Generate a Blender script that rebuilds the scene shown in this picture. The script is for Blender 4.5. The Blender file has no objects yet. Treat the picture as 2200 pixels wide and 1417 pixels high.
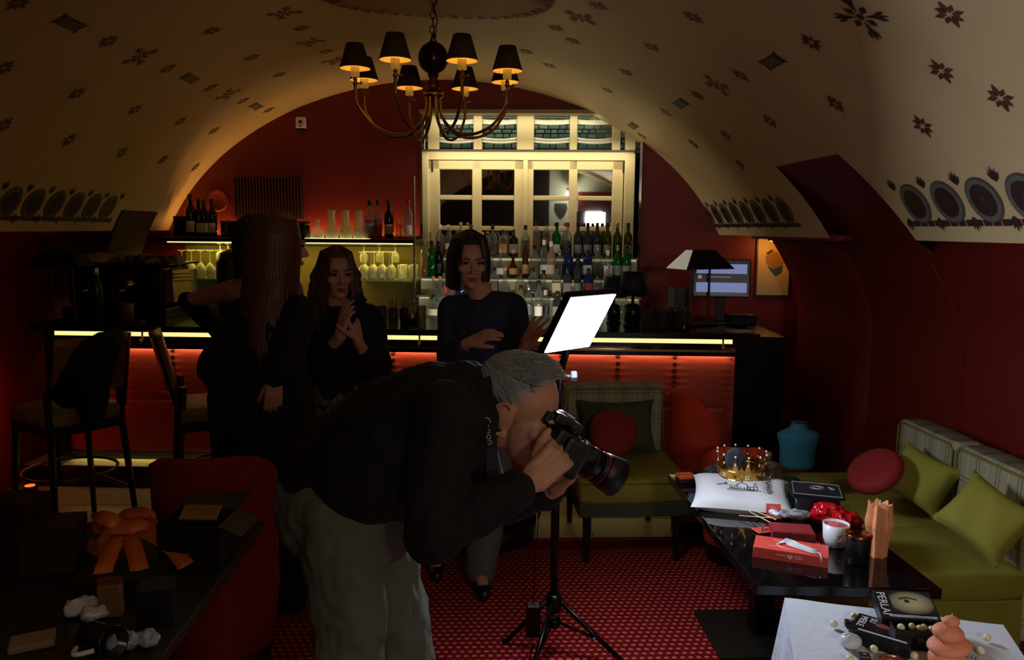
import bpy, bmesh, math, random
import numpy as np
from mathutils import Vector, Matrix, Euler, noise
random.seed(7)
R = math.radians
scene = bpy.context.scene
COL = scene.collection

# ------------------------------------------------------------------ camera
FPX, CX, CY, CAMH = 1700.0, 1100.0, 708.5, 1.72          # focal length in pixels of the 2200x1417 frame
_d = Vector(((1030 - CX) / FPX, (CY - 490) / FPX, 1.0))
_ya = _d.normalized(); _ro = .0078
_za = Vector((_ro, 1.0, -(_ro * _d.x + _d.y))).normalized()
_xa = -(_ya.cross(_za))
CM = Matrix((_xa, _ya, _za))                              # world <- (right, up, forward)
cam = bpy.data.cameras.new('viewpoint'); cam_o = bpy.data.objects.new('viewpoint', cam); COL.objects.link(cam_o)
_r, _u, _f = CM @ Vector((1, 0, 0)), CM @ Vector((0, 1, 0)), CM @ Vector((0, 0, 1))
cam_o.matrix_world = Matrix(((_r.x, _u.x, -_f.x, 0), (_r.y, _u.y, -_f.y, 0), (_r.z, _u.z, -_f.z, CAMH), (0, 0, 0, 1)))
cam.sensor_fit = 'HORIZONTAL'; cam.sensor_width = 36.0; cam.lens = 36.0 * FPX / 2200.0; cam.clip_start = .05
scene.camera = cam_o

# ------------------------------------------------------------------ world, exposure
scene.view_settings.view_transform = 'Standard'; scene.view_settings.look = 'None'
scene.view_settings.exposure = 0.0; scene.view_settings.gamma = 1.0; scene.view_settings.use_curve_mapping = False
try:
    scene.cycles.use_denoising = True; scene.cycles.max_bounces = 6; scene.cycles.transparent_max_bounces = 14
    scene.cycles.sample_clamp_indirect = 4.0; scene.cycles.caustics_refractive = False; scene.cycles.caustics_reflective = False; scene.cycles.use_adaptive_sampling = True; scene.cycles.adaptive_threshold = .02
except Exception: pass
world = bpy.data.worlds.new('world'); scene.world = world; world.use_nodes = True
world.node_tree.nodes['Background'].inputs[0].default_value = (.5, .45, .4, 1); world.node_tree.nodes['Background'].inputs[1].default_value = .01

# ------------------------------------------------------------------ pixel <-> place
CAMP = Vector((0, 0, CAMH))
def ray(px, py): return CM @ Vector(((px - CX) / FPX, (CY - py) / FPX, 1.0))
def PZ(px, py, z): r = ray(px, py); return CAMP + r * ((z - CAMH) / r.z)
def PY(px, py, y): r = ray(px, py); return CAMP + r * (y / r.y)
def PX(px, py, x): r = ray(px, py); return CAMP + r * (x / r.x)
# bar frame: u along the bar, v away from the guests
BTH = R(-4.57); BO = Vector((-.385, 4.95, 0))
BU = Vector((math.cos(BTH), math.sin(BTH), 0)); BV = Vector((-math.sin(BTH), math.cos(BTH), 0))
def BW(u, v, z): return BO + BU * u + BV * v + Vector((0, 0, z))
def BP(px, py, v):
    r = ray(px, py); t = (BO + BV * v - CAMP).dot(BV) / r.dot(BV); p = CAMP + r * t
    return (p - BO).dot(BU), p.z                           # (u, z) on the plane v

# ------------------------------------------------------------------ materials
def sr(r, g, b):
    f = lambda c: (c / 12.92 if c <= .04045 else ((c + .055) / 1.055) ** 2.4)
    return tuple(f(c / 255.0) for c in (r, g, b))
MATS = {}
class NT:
    def __init__(s, m): s.t = m.node_tree; s.n = s.t.nodes
    def new(s, k, **kw):
        n = s.n.new(k)
        for a, b in kw.items(): setattr(n, a, b)
        return n
    def link(s, a, b): s.t.links.new(a, b)
    def m(s, op, a, b=None, c=None):
        n = s.n.new('ShaderNodeMath'); n.operation = op
        for i, x in enumerate((a, b, c)):
            if x is None: continue
            if isinstance(x, (int, float)): n.inputs[i].default_value = x
            else: s.link(x, n.inputs[i])
        return n.outputs[0]
    def xyz(s, kind='Object'):
        tc = s.n.new('ShaderNodeTexCoord'); sp = s.n.new('ShaderNodeSeparateXYZ'); s.link(tc.outputs[kind], sp.inputs[0]); return sp.outputs
    def mix(s, fac, a, b):
        n = s.n.new('ShaderNodeMix'); n.data_type = 'RGBA'
        if isinstance(fac, (int, float)): n.inputs[0].default_value = fac
        else: s.link(fac, n.inputs[0])
        for i, x in ((6, a), (7, b)):
            if isinstance(x, tuple): n.inputs[i].default_value = (*x[:3], 1)
            else: s.link(x, n.inputs[i])
        return n.outputs[2]
def base(name, col, rough=.6, metal=0.0, spec=.5, emit=0.0, ecol=None):
    m = bpy.data.materials.new(name); m.use_nodes = True; b = m.node_tree.nodes['Principled BSDF']
    b.inputs['Base Color'].default_value = (*col, 1); b.inputs['Roughness'].default_value = rough; b.inputs['Metallic'].default_value = metal
    b.inputs['Specular IOR Level'].default_value = spec
    if emit: b.inputs['Emission Color'].default_value = (*(ecol or col), 1); b.inputs['Emission Strength'].default_value = emit
    MATS[name] = m; return m, b
def mat(name, rgb=None, rough=.6, metal=0.0, spec=.5, emit=0.0, ergb=None, var=.12, scale=12.0, bump=0.0, bscale=60.0):
    """plain surface with procedural colour variation and fine relief"""
    if name in MATS: return MATS[name]
    col = sr(*rgb); m, b = base(name, col, rough, metal, spec, emit, sr(*ergb) if ergb else None); t = NT(m)
    if var:
        tc = t.new('ShaderNodeTexCoord'); nz = t.new('ShaderNodeTexNoise'); nz.inputs['Scale'].default_value = scale; nz.inputs['Detail'].default_value = 4
        t.link(tc.outputs['Object'], nz.inputs['Vector'])
        o = t.mix(nz.outputs[0], tuple(c * (1 - var) for c in col), tuple(min(1, c * (1 + var)) for c in col)); t.link(o, b.inputs['Base Color'])
    if bump:
        tc = t.new('ShaderNodeTexCoord'); nz = t.new('ShaderNodeTexNoise'); nz.inputs['Scale'].default_value = bscale; nz.inputs['Detail'].default_value = 3
        t.link(tc.outputs['Object'], nz.inputs['Vector']); bp = t.new('ShaderNodeBump'); bp.inputs['Strength'].default_value = bump; bp.inputs['Distance'].default_value = .01
        t.link(nz.outputs[0], bp.inputs['Height']); t.link(bp.outputs[0], b.inputs['Normal'])
    return m
def emitter(name, rgb, strength):
    if name in MATS: return MATS[name]
    m, b = base(name, (.8, .8, .8), .5, emit=strength, ecol=sr(*rgb)); return m
def glass(name, rgb, clear=.75, rough=.05, body=.6):
    """thin coloured glass: light passes tinted, the surface glints"""
    if name in MATS: return MATS[name]
    m, b = base(name, tuple(c * body for c in sr(*rgb)), rough, 0, .8); t = NT(m)
    tr = t.new('ShaderNodeBsdfTransparent'); tr.inputs[0].default_value = (*sr(*rgb), 1)
    lw = t.new('ShaderNodeLayerWeight'); lw.inputs[0].default_value = .35
    fac = t.m('MULTIPLY', t.m('SUBTRACT', 1.0, lw.outputs['Facing']), clear)
    mx = t.new('ShaderNodeMixShader'); t.link(fac, mx.inputs[0]); t.link(b.outputs[0], mx.inputs[1]); t.link(tr.outputs[0], mx.inputs[2])
    t.link(mx.outputs[0], t.n['Material Output'].inputs[0]); return m
def pane_mat(name, refl=.55, tint=(200, 215, 205)):
    if name in MATS: return MATS[name]
    m, b = base(name, (.9, .92, .9), .02, 1.0); t = NT(m)
    tr = t.new('ShaderNodeBsdfTransparent'); tr.inputs[0].default_value = (*sr(*tint), 1)
    mx = t.new('ShaderNodeMixShader'); mx.inputs[0].default_value = refl; t.link(tr.outputs[0], mx.inputs[1]); t.link(b.outputs[0], mx.inputs[2])
    t.link(mx.outputs[0], t.n['Material Output'].inputs[0]); return m
def plaid_mat(name, basec, dark, light):
    if name in MATS: return MATS[name]
    m, b = base(name, sr(*basec), .85, 0, .2); t = NT(m); o = t.xyz()
    def stripe(c, period, pos, w):
        f = t.m('FRACT', t.m('ADD', t.m('DIVIDE', c, period), 50.0)); return t.m('LESS_THAN', t.m('ABSOLUTE', t.m('SUBTRACT', f, pos)), w)
    sx = t.m('MAXIMUM', stripe(o[0], .13, .3, .035), stripe(o[0], .13, .45, .035)); sz = t.m('MAXIMUM', stripe(o[2], .15, .3, .025), stripe(o[2], .15, .43, .025))
    lx = stripe(o[0], .13, .85, .02)
    c = t.mix(t.m('MULTIPLY', lx, .7), sr(*basec), sr(*light)); c = t.mix(t.m('MULTIPLY', t.m('ADD', sx, sz), .42), c, sr(*dark)); t.link(c, b.inputs['Base Color'])
    nz = t.new('ShaderNodeTexNoise'); nz.inputs['Scale'].default_value = 350; tc = t.new('ShaderNodeTexCoord'); t.link(tc.outputs['Object'], nz.inputs['Vector'])
    bp = t.new('ShaderNodeBump'); bp.inputs['Strength'].default_value = .3; bp.inputs['Distance'].default_value = .004; t.link(nz.outputs[0], bp.inputs['Height']); t.link(bp.outputs[0], b.inputs['Normal'])
    return m
def carpet_mat():
    m, b = base('carpet', sr(110, 12, 20), .95, 0, .1); t = NT(m); o = t.xyz()
    row = t.m('FLOOR', t.m('DIVIDE', o[1], .034)); off = t.m('MULTIPLY', t.m('MODULO', t.m('ADD', row, 200.0), 2.0), .5)
    fx = t.m('ABSOLUTE', t.m('SUBTRACT', t.m('FRACT', t.m('ADD', t.m('ADD', t.m('DIVIDE', o[0], .033), off), 300.0)), .5))
    fy = t.m('ABSOLUTE', t.m('SUBTRACT', t.m('FRACT', t.m('ADD', t.m('DIVIDE', o[1], .034), 300.0)), .5))
    dot = t.m('MULTIPLY', t.m('LESS_THAN', fx, .27), t.m('LESS_THAN', fy, .2))
    # border: plain band with two light lines towards the tiles
    dot = t.m('MULTIPLY', dot, t.m('LESS_THAN', o[1], 4.03))
    line = t.m('ADD', t.m('LESS_THAN', t.m('ABSOLUTE', t.m('SUBTRACT', o[1], 4.05)), .008), t.m('LESS_THAN', t.m('ABSOLUTE', t.m('SUBTRACT', o[1], 4.2)), .008))
    nz = t.new('ShaderNodeTexNoise'); nz.inputs['Scale'].default_value = 90; tc = t.new('ShaderNodeTexCoord'); t.link(tc.outputs['Object'], nz.inputs['Vector'])
    c0 = t.mix(nz.outputs[0], sr(92, 8, 16), sr(140, 18, 26)); c = t.mix(t.m('MULTIPLY', dot, .8), c0, sr(205, 120, 92)); c = t.mix(t.m('MULTIPLY', line, .6), c, sr(190, 80, 50)); t.link(c, b.inputs['Base Color'])
    bp = t.new('ShaderNodeBump'); bp.inputs['Strength'].default_value = .4; bp.inputs['Distance'].default_value = .004; t.link(nz.outputs[0], bp.inputs['Height']); t.link(bp.outputs[0], b.inputs['Normal'])
    return m
def wood_tile_mat():
    m, b = base('wood_tile', sr(165, 155, 110), .45, 0, .4); t = NT(m); tc = t.new('ShaderNodeTexCoord'); mp = t.new('ShaderNodeMapping'); mp.inputs['Scale'].default_value = (1.5, 40, 10)
    nz = t.new('ShaderNodeTexNoise'); nz.inputs['Scale'].default_value = 2; nz.inputs['Detail'].default_value = 6; t.link(tc.outputs['Object'], mp.inputs[0]); t.link(mp.outputs[0], nz.inputs['Vector'])
    t.link(t.mix(nz.outputs[0], sr(125, 118, 80), sr(190, 182, 140)), b.inputs['Base Color']); return m
def plaster_mat():
    m, b = base('cream_plaster', sr(214, 190, 140), .45, 0, .35); t = NT(m); tc = t.new('ShaderNodeTexCoord')
    n1 = t.new('ShaderNodeTexNoise'); n1.inputs['Scale'].default_value = 1.3; n1.inputs['Detail'].default_value = 8; t.link(tc.outputs['Object'], n1.inputs['Vector'])
    n2 = t.new('ShaderNodeTexNoise'); n2.inputs['Scale'].default_value = 40; n2.inputs['Detail'].default_value = 4; t.link(tc.outputs['Object'], n2.inputs['Vector'])
    c = t.mix(n1.outputs[0], sr(190, 165, 118), sr(228, 206, 158)); t.link(c, b.inputs['Base Color'])
    mp = t.new('ShaderNodeMapRange'); mp.inputs[3].default_value = .35; mp.inputs[4].default_value = .6; t.link(n1.outputs[0], mp.inputs[0]); t.link(mp.outputs[0], b.inputs['Roughness'])
    bp = t.new('ShaderNodeBump'); bp.inputs['Strength'].default_value = .12; bp.inputs['Distance'].default_value = .01; t.link(n2.outputs[0], bp.inputs['Height']); t.link(bp.outputs[0], b.inputs['Normal']); return m

# ------------------------------------------------------------------ geometry
class MB:
    def __init__(s): s.v, s.f = [], []
    def add(s, vs, fs, mtx=None):
        o = len(s.v); s.v += [tuple(mtx @ Vector(v)) if mtx is not None else tuple(v) for v in vs]; s.f += [tuple(i + o for i in q) for q in fs]; return s
    def box(s, x0, x1, y0, y1, z0, z1, mtx=None):
        vs = [(x, y, z) for z in (z0, z1) for y in (y0, y1) for x in (x0, x1)]
        return s.add(vs, [(0, 2, 3, 1), (4, 5, 7, 6), (0, 1, 5, 4), (2, 6, 7, 3), (0, 4, 6, 2), (1, 3, 7, 5)], mtx)
    def cbox(s, c, d, mtx=None): return s.box(c[0] - d[0] / 2, c[0] + d[0] / 2, c[1] - d[1] / 2, c[1] + d[1] / 2, c[2] - d[2] / 2, c[2] + d[2] / 2, mtx)
    def lathe(s, prof, n=16, c=(0, 0, 0), mtx=None, sq=None, cap=True):
        """prof: (radius, z); sq: superellipse exponent for squared sections; radius may be (rx, ry)"""
        vs = []
        for r, z in prof:
            rx, ry = r if isinstance(r, tuple) else (r, r)
            for k in range(n):
                a = 2 * math.pi * k / n; ca, sa = math.cos(a), math.sin(a)
                if sq: q = (abs(ca) ** sq + abs(sa) ** sq) ** (-1 / sq); ca *= q; sa *= q
                vs.append((c[0] + rx * ca, c[1] + ry * sa, c[2] + z))
        fs = [(i * n + k, i * n + (k + 1) % n, (i + 1) * n + (k + 1) % n, (i + 1) * n + k) for i in range(len(prof) - 1) for k in range(n)]
        if cap: fs += [tuple(range(n - 1, -1, -1)), tuple((len(prof) - 1) * n + k for k in range(n))]
        return s.add(vs, fs, mtx)
    def tube(s, pts, rad, n=8, cap=True):
        pts = [Vector(p) for p in pts]; m = len(pts); rads = rad if isinstance(rad, (list, tuple)) else [rad] * m; vs = []; up = None
        for i, p in enumerate(pts):
            t = (pts[min(i + 1, m - 1)] - pts[max(i - 1, 0)])
            if t.length < 1e-9: t = Vector((0, 0, 1))
            t.normalize()
            if up is None: up = Vector((0, 0, 1)) if abs(t.z) < .9 else Vector((1, 0, 0))
            sd = t.cross(up)
            if sd.length < 1e-6: sd = t.orthogonal()
            sd.normalize(); up = sd.cross(t).normalized()
            for k in range(n):
                a = 2 * math.pi * k / n; vs.append(p + (sd * math.cos(a) + up * math.sin(a)) * rads[i])
        fs = [(i * n + k, i * n + (k + 1) % n, (i + 1) * n + (k + 1) % n, (i + 1) * n + k) for i in range(m - 1) for k in range(n)]
        if cap: fs += [tuple(range(n - 1, -1, -1)), tuple((m - 1) * n + k for k in range(n))]
        return s.add(vs, fs)
    def ell(s, c, r, nu=14, nv=9, rot=None):
        if isinstance(r, (int, float)): r = (r, r, r)
        vs = [(0, 0, -1)]; 
        for j in range(1, nv):
            b = -math.pi / 2 + math.pi * j / nv
            vs += [(math.cos(b) * math.cos(2 * math.pi * k / nu), math.cos(b) * math.sin(2 * math.pi * k / nu), math.sin(b)) for k in range(nu)]
        vs.append((0, 0, 1)); fs = [(0, 1 + (k + 1) % nu, 1 + k) for k in range(nu)]
        for j in range(nv - 2): fs += [(1 + j * nu + k, 1 + j * nu + (k + 1) % nu, 1 + (j + 1) * nu + (k + 1) % nu, 1 + (j + 1) * nu + k) for k in range(nu)]
        L = len(vs) - 1; fs += [(L, 1 + (nv - 2) * nu + k, 1 + (nv - 2) * nu + (k + 1) % nu) for k in range(nu)]
        q = rot if rot is not None else Matrix.Identity(3)
        return s.add([Vector(c) + q @ Vector((x * r[0], y * r[1], z * r[2])) for x, y, z in vs], fs)
    def cap_(s, p0, r0, p1, r1, n=20):
        """tapered capsule"""
        p0, p1 = Vector(p0), Vector(p1); s.tube([p0, p1], [r0, r1], n); s.ell(p0, r0, n, 8); s.ell(p1, r1, n, 8); return s
    def chain(s, pts, rads, n=20):
        for i in range(len(pts) - 1): s.cap_(pts[i], rads[i], pts[i + 1], rads[i + 1], n)
        return s
    def prism(s, poly, z0, z1, mtx=None):
        n = len(poly); vs = [(x, y, z0) for x, y in poly] + [(x, y, z1) for x, y in poly]
        return s.add(vs, [tuple(range(n - 1, -1, -1)), tuple(range(n, 2 * n))] + [(k, (k + 1) % n, n + (k + 1) % n, n + k) for k in range(n)], mtx)
    def grid(s, fn, nu, nv, closed_u=False):
        o = [fn(i / (nu if closed_u else nu - 1), j / (nv - 1)) for j in range(nv) for i in range(nu)]
        m = nu if closed_u else nu - 1
        return s.add(o, [(j * nu + i, j * nu + (i + 1) % nu, (j + 1) * nu + (i + 1) % nu, (j + 1) * nu + i) for j in range(nv - 1) for i in range(m)])
    def mesh(s, name): me = bpy.data.meshes.new(name); me.from_pydata([tuple(v) for v in s.v], [], s.f); me.update(); return me
def put(name, me, m=None, parent=None, loc=None, rot=None, smooth=False, bevel=0.0, solid=0.0, sub=0, seg=2):
    if isinstance(me, MB): me = me.mesh(name)
    o = bpy.data.objects.new(name, me); COL.objects.link(o)
    if m is not None and not me.materials: me.materials.append(m)
    if smooth: me.polygons.foreach_set('use_smooth', [True] * len(me.polygons)); me.update()
    if parent is not None: o.parent = parent
    if loc is not None: o.location = loc
    if rot is not None: o.rotation_euler = rot if isinstance(rot, (tuple, Euler)) else (0, 0, rot)
    if solid: md = o.modifiers.new('solid', 'SOLIDIFY'); md.thickness = solid; md.offset = 0
    if bevel: md = o.modifiers.new('bevel', 'BEVEL'); md.width = bevel; md.segments = seg; md.limit_method = 'ANGLE'; md.angle_limit = R(35)
    if sub: md = o.modifiers.new('sub', 'SUBSURF'); md.levels = sub; md.render_levels = sub
    return o
def tag(o, label, cat, group=None):
    o['label'] = label; o['category'] = cat
    if group: o['group'] = group
    return o
def thing(name, label, cat, loc=(0, 0, 0), rot=0.0, group=None):
    o = bpy.data.objects.new(name, None); o.empty_display_size = .05; COL.objects.link(o); o.location = loc
    o.rotation_euler = rot if isinstance(rot, (tuple, Euler)) else (0, 0, rot)
    return tag(o, label, cat, group)
def struct(o): o['kind'] = 'structure'; return o
def dup(root, loc, rot=0.0, label=None, group=None, scale=None):
    r = root.copy(); COL.objects.link(r); r.location = loc; r.rotation_euler = rot if isinstance(rot, tuple) else (0, 0, rot)
    if scale: r.scale = scale if isinstance(scale, tuple) else (scale,) * 3
    if label: r['label'] = label
    if group: r['group'] = group
    for ch in list(root.children):
        c = ch.copy(); COL.objects.link(c); c.parent = r
        for g in ch.children: d = g.copy(); COL.objects.link(d); d.parent = c
    return r
def remesh(mb, voxel, smooth=3, name='body', wr=0.0, wscale=14.0):
    """union of closed shapes -> one continuous surface"""
    me = mb.mesh(name); o = bpy.data.objects.new(name, me); COL.objects.link(o)
    md = o.modifiers.new('r', 'REMESH'); md.mode = 'VOXEL'; md.voxel_size = voxel; md.use_smooth_shade = True
    if smooth: sm = o.modifiers.new('s', 'SMOOTH'); sm.factor = .5; sm.iterations = smooth
    dg = bpy.context.evaluated_depsgraph_get(); me2 = bpy.data.meshes.new_from_object(o.evaluated_get(dg)); me2.name = name
    bpy.data.objects.remove(o); bpy.data.meshes.remove(me)
    if wr:
        nr = [v.normal.copy() for v in me2.vertices]
        for v, n in zip(me2.vertices, nr):
            c = v.co; a = noise.noise(Vector((c.x * wscale, c.y * wscale, c.z * wscale * .6))); b = noise.noise(Vector((c.x * wscale * 2.3 + 7, c.y * wscale * 2.3, c.z * wscale * 1.5)))
            v.co = c + n * wr * (a + .5 * b)
    me2.polygons.foreach_set('use_smooth', [True] * len(me2.polygons)); me2.update(); return me2
def text_mesh(s, size, extrude=.0004, align='CENTER', name='lettering'):
    cu = bpy.data.curves.new(name, 'FONT'); cu.body = s; cu.size = size; cu.extrude = extrude; cu.align_x = align; cu.align_y = 'CENTER'; cu.resolution_u = 2
    o = bpy.data.objects.new(name, cu); COL.objects.link(o); dg = bpy.context.evaluated_depsgraph_get(); me = bpy.data.meshes.new_from_object(o.evaluated_get(dg)); bpy.data.objects.remove(o); return me
def frame_m(origin, xdir, zdir):
    """4x4 with local x ~ xdir, local z ~ zdir"""
    z = Vector(zdir).normalized(); x = Vector(xdir); x = (x - z * x.dot(z)).normalized(); y = z.cross(x)
    return Matrix(((x.x, y.x, z.x, origin[0]), (x.y, y.y, z.y, origin[1]), (x.z, y.z, z.z, origin[2]), (0, 0, 0, 1)))
def led(name, parent, L, Wd, loc, rot, rgb, power):
    """area lamp for LED strip light or added fill, part of its parent thing"""
    la = bpy.data.lights.new(name, 'AREA'); la.shape = 'RECTANGLE'; la.size = L; la.size_y = Wd; la.energy = power; la.color = sr(*rgb)
    o = bpy.data.objects.new(name, la); COL.objects.link(o); o.location = loc; o.rotation_euler = rot
    if parent is not None: o.parent = parent
    return o
ORD = ['first', 'second', 'third', 'fourth', 'fifth', 'sixth', 'seventh', 'eighth', 'ninth', 'tenth', 'eleventh', 'twelfth', 'thirteenth', 'fourteenth', 'fifteenth', 'sixteenth', 'seventeenth', 'eighteenth', 'nineteenth', 'twentieth', 'twenty-first', 'twenty-second', 'twenty-third', 'twenty-fourth']
# ================================================================== the room
M_plaster = plaster_mat(); M_red = mat('red_wall_paint', (108, 17, 10), .55, var=.1, scale=3, bump=.05, bscale=120)
M_black = mat('black_lacquer', (10, 10, 12), .18, var=.1); M_dkmetal = mat('black_metal', (16, 16, 18), .4, .6, var=.1)
M_stencil = mat('stencil_brown', (88, 62, 40), .6, var=.3, scale=60); M_stencil_red = mat('stencil_red', (96, 36, 22), .6, var=.3, scale=60)
M_stencil_grey = mat('stencil_grey', (96, 98, 92), .6, var=.35, scale=90); M_stencil_dk = mat('stencil_dark', (48, 26, 22), .6, var=.3, scale=50)
XC, VA, ZS, VB = -.33, 2.45, 1.1, 1.83                     # vault: half ellipse
YB0, YB1, ZRED = -2.5, 7.3, 1.68
def vp(y, t, off=0.0):
    """point of the vault at depth y, angle t (rad from the right spring), off metres inside"""
    c, s = math.cos(t), math.sin(t); n = Vector((c / VA, 0, s / VB)).normalized()
    return Vector((XC + VA * c, y, ZS + VB * s)) - n * off
def vz(z): return math.asin((z - ZS) / VB)
def vhit(px, py):
    r = ray(px, py); A = (r.x / VA) ** 2 + (r.z / VB) ** 2; B = 2 * ((-XC) * r.x / VA ** 2 + (CAMH - ZS) * r.z / VB ** 2); C = (XC / VA) ** 2 + ((CAMH - ZS) / VB) ** 2 - 1
    q = CAMP + r * ((-B + math.sqrt(B * B - 4 * A * C)) / (2 * A)); return q.y, math.atan2((q.z - ZS) / VB, (q.x - XC) / VA)
tA, tR = vz(ZRED), vz(2.09)
def nearY(t): k = (t - tA) / (tR - tA); return 3.56 + (3.84 - 3.56) * k
def farY(t): k = (t - tA) / (tR - tA); return 4.45 + (4.64 - 4.45) * k
mb = MB()
mb.grid(lambda i, j: vp(YB0 + (YB1 - YB0) * i, tR + (math.pi - tA - tR) * j), 30, 60)
mb.grid(lambda i, j: vp(YB0 + (nearY(tA + (tR - tA) * j) - YB0) * i, tA + (tR - tA) * j), 16, 10)
mb.grid(lambda i, j: vp(farY(tA + (tR - tA) * j) + (YB1 - farY(tA + (tR - tA) * j)) * i, tA + (tR - tA) * j), 10, 10)
ceiling = struct(put('ceiling', mb, M_plaster, smooth=True))
# right wall below the vault: curved red profile, the arched rib stands proud and cuts up into the vault
RIB = [(0, 2.38), (.6, 2.38), (1.1, 2.38), (1.2, 2.37), (1.3, 2.345), (1.4, 2.305), (1.5, 2.25), (1.6, 2.19), (1.68, 2.135), (1.77, 2.062), (1.86, 1.98), (1.94, 1.90), (2.02, 1.815), (2.09, 1.735)]
def wprof(y0, y1, prof, side=1, off=0.0, zmax=9):
    pr = [(z, x) for z, x in prof if z <= zmax + 1e-6]; m = MB()
    X = lambda x: (x + off) if side > 0 else (2 * XC - x - off)
    m.grid(lambda i, j: (X(pr[int(round(j * (len(pr) - 1)))][1]), y0 + (y1 - y0) * i, pr[int(round(j * (len(pr) - 1)))][0]), 6, len(pr)); return m
m = wprof(YB0, 3.80, RIB, 1, .014, 1.68); m.add([(1.994, YB0, 1.68), (2.2, YB0, 1.68), (2.2, 3.56, 1.68), (1.994, 3.56, 1.68)], [(0, 1, 2, 3)])
wr = struct(put('wall_right', m, M_red, smooth=True))
m = wprof(4.66, 5.77, RIB, 1, .014, 1.68); m.add([(1.994, 4.45, 1.68), (2.2, 4.45, 1.68), (2.2, 5.77, 1.68), (1.994, 5.77, 1.68)], [(0, 1, 2, 3)])
struct(put('wall_right', m, M_red, smooth=True, solid=.04))
# rib with jambs
m = MB(); n = len(RIB)
yn = [3.77 if z <= 1.1 else 3.77 + .07 * (z - 1.1) / .99 for z, x in RIB]; yf = [4.70 if z <= 1.1 else 4.70 - .06 * (z - 1.1) / .99 for z, x in RIB]
vs = []
for (z, x), a, b in zip(RIB, yn, yf):
    vs += [(x, a + (b - a) * k / 5, z) for k in range(6)]
m.add(vs, [(j * 6 + k, j * 6 + k + 1, j * 6 + 7 + k, j * 6 + 6 + k) for j in range(n - 1) for k in range(5)])
vs = []; fs = []
for j, (z, x) in enumerate(RIB):
    t = vz(z) if z >= ZS else 0
    if z >= 1.68: q0 = vp(nearY(t), t); q1 = vp(farY(t), t)
    else: q0 = (x + .06, yn[j], z); q1 = (x + .06, yf[j], z)
    vs += [(x, yn[j], z), q0, (x, yf[j], z), q1]
for j in range(n - 1): fs += [(4 * j, 4 * j + 1, 4 * j + 5, 4 * j + 4), (4 * j + 2, 4 * j + 6, 4 * j + 7, 4 * j + 3)]
m.add(vs, fs); struct(put('trim_1', m, M_red, smooth=True))['label'] = 'curved red rib rising into the vault'
# left wall and its dark pier
LW = [(0, 2.42), (1.1, 2.42), (1.3, 2.40), (1.45, 2.36), (1.55, 2.3), (1.63, 2.2), (1.68, 1.99)]
struct(put('wall_left', wprof(YB0, 7.3, LW, -1), M_red, smooth=True))
m = MB(); lt = [math.pi - vz(z) for z in (1.3, 1.4, 1.5, 1.6, 1.7, 1.78, 1.83)]
for off in (.012, -.05):
    m.grid(lambda i, j: vp(5.88 + .62 * i, lt[int(round(j * 6))], off), 2, 7)
k = len(m.v) // 2; ring = [0, 1] + [2 * j + 1 for j in range(1, 7)] + [12] + [2 * j for j in range(5, 0, -1)]
m.f += [(ring[i], ring[(i + 1) % len(ring)], ring[(i + 1) % len(ring)] + k, ring[i] + k) for i in range(len(ring))]
struct(put('trim_2', m, mat('dark_red_paint', (60, 14, 10), .7)))['label'] = 'dark painted pier end below the vault'
# back wall in the bar frame, with the window opening; alcove wall beyond
VBK = 1.80
wl, _ = BP(903, 400, VBK); wrr, _ = BP(1378, 400, VBK); _, wtop = BP(1100, 236, VBK); wbot = 1.02
def bput(name, mb, m, parent=None, **k):                  # mesh written in bar coordinates (u, v, z)
    if parent is None: return put(name, mb, m, loc=BO, rot=BTH, **k)
    return put(name, mb, m, parent, **k)
m = MB(); th = .05
m.box(-3.4, wl, VBK, VBK + th, 0, 3.1); m.box(wrr, 3.6, VBK, VBK + th, 0, 3.1); m.box(wl, wrr, VBK, VBK + th, wtop, 3.1); m.box(wl, wrr, VBK, VBK + th, 0, wbot)
wall_back = struct(bput('wall_back', m, M_red))
# alcove on the far right (open to the room), its side wall and lintel
struct(put('wall_alcove', MB().box(3.3, 3.35, 5.0, 7.0, 0, 2.2), M_red)); struct(put('ceiling_alcove', MB().box(2.0, 3.35, 5.74, 7.0, 1.69, 1.74), M_red)); struct(put('wall_alcove', MB().box(2.43, 3.35, 5.74, 5.78, 0, 1.7), M_red))
# rear of the room (seen in the window glass): dark arch and a pale wall with a shield
M_pale = mat('pale_wall', (206, 216, 200), .6, var=.06)
struct(put('wall_rear', MB().box(-3.3, -.08, YB0 - .05, YB0, 0, 3.1), mat('rear_dark', (40, 30, 26), .7))); struct(put('wall_rear', MB().box(-.08, 2.6, YB0 - .05, YB0, 0, 3.1), M_pale)); struct(put('wall_rear', MB().box(.5, 2.6, YB0 + .25, YB0 + .3, 0, 2.45), M_red))
# floor: slab, wood-look tiles before the bar, carpet
M_tile = wood_tile_mat()
floor = struct(put('floor', MB().box(-3.3, 3.4, YB0, 7.6, -.1, -.012), mat('grout', (70, 64, 48), .8)))
tile = MB().box(0, .895, 0, .295, -.012, 0).mesh('tile'); tile.materials.append(M_tile)
for r_ in range(4):
    for c_ in range(7):
        o = put('tile', tile, None, floor, loc=(-2.95 + .9 * c_ - .45 * (r_ % 2), 4.24 + .3 * r_, 0))
put('tile_field', MB().box(-3.3, 3.4, 5.44, 7.6, -.012, 0), M_tile, floor)
carpet = struct(put('carpet', MB().box(-3.0, 2.4, YB0, 4.23, -.012, .006), carpet_mat())); carpet['label'] = 'dark red carpet woven with rows of pale dashes'
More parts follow.
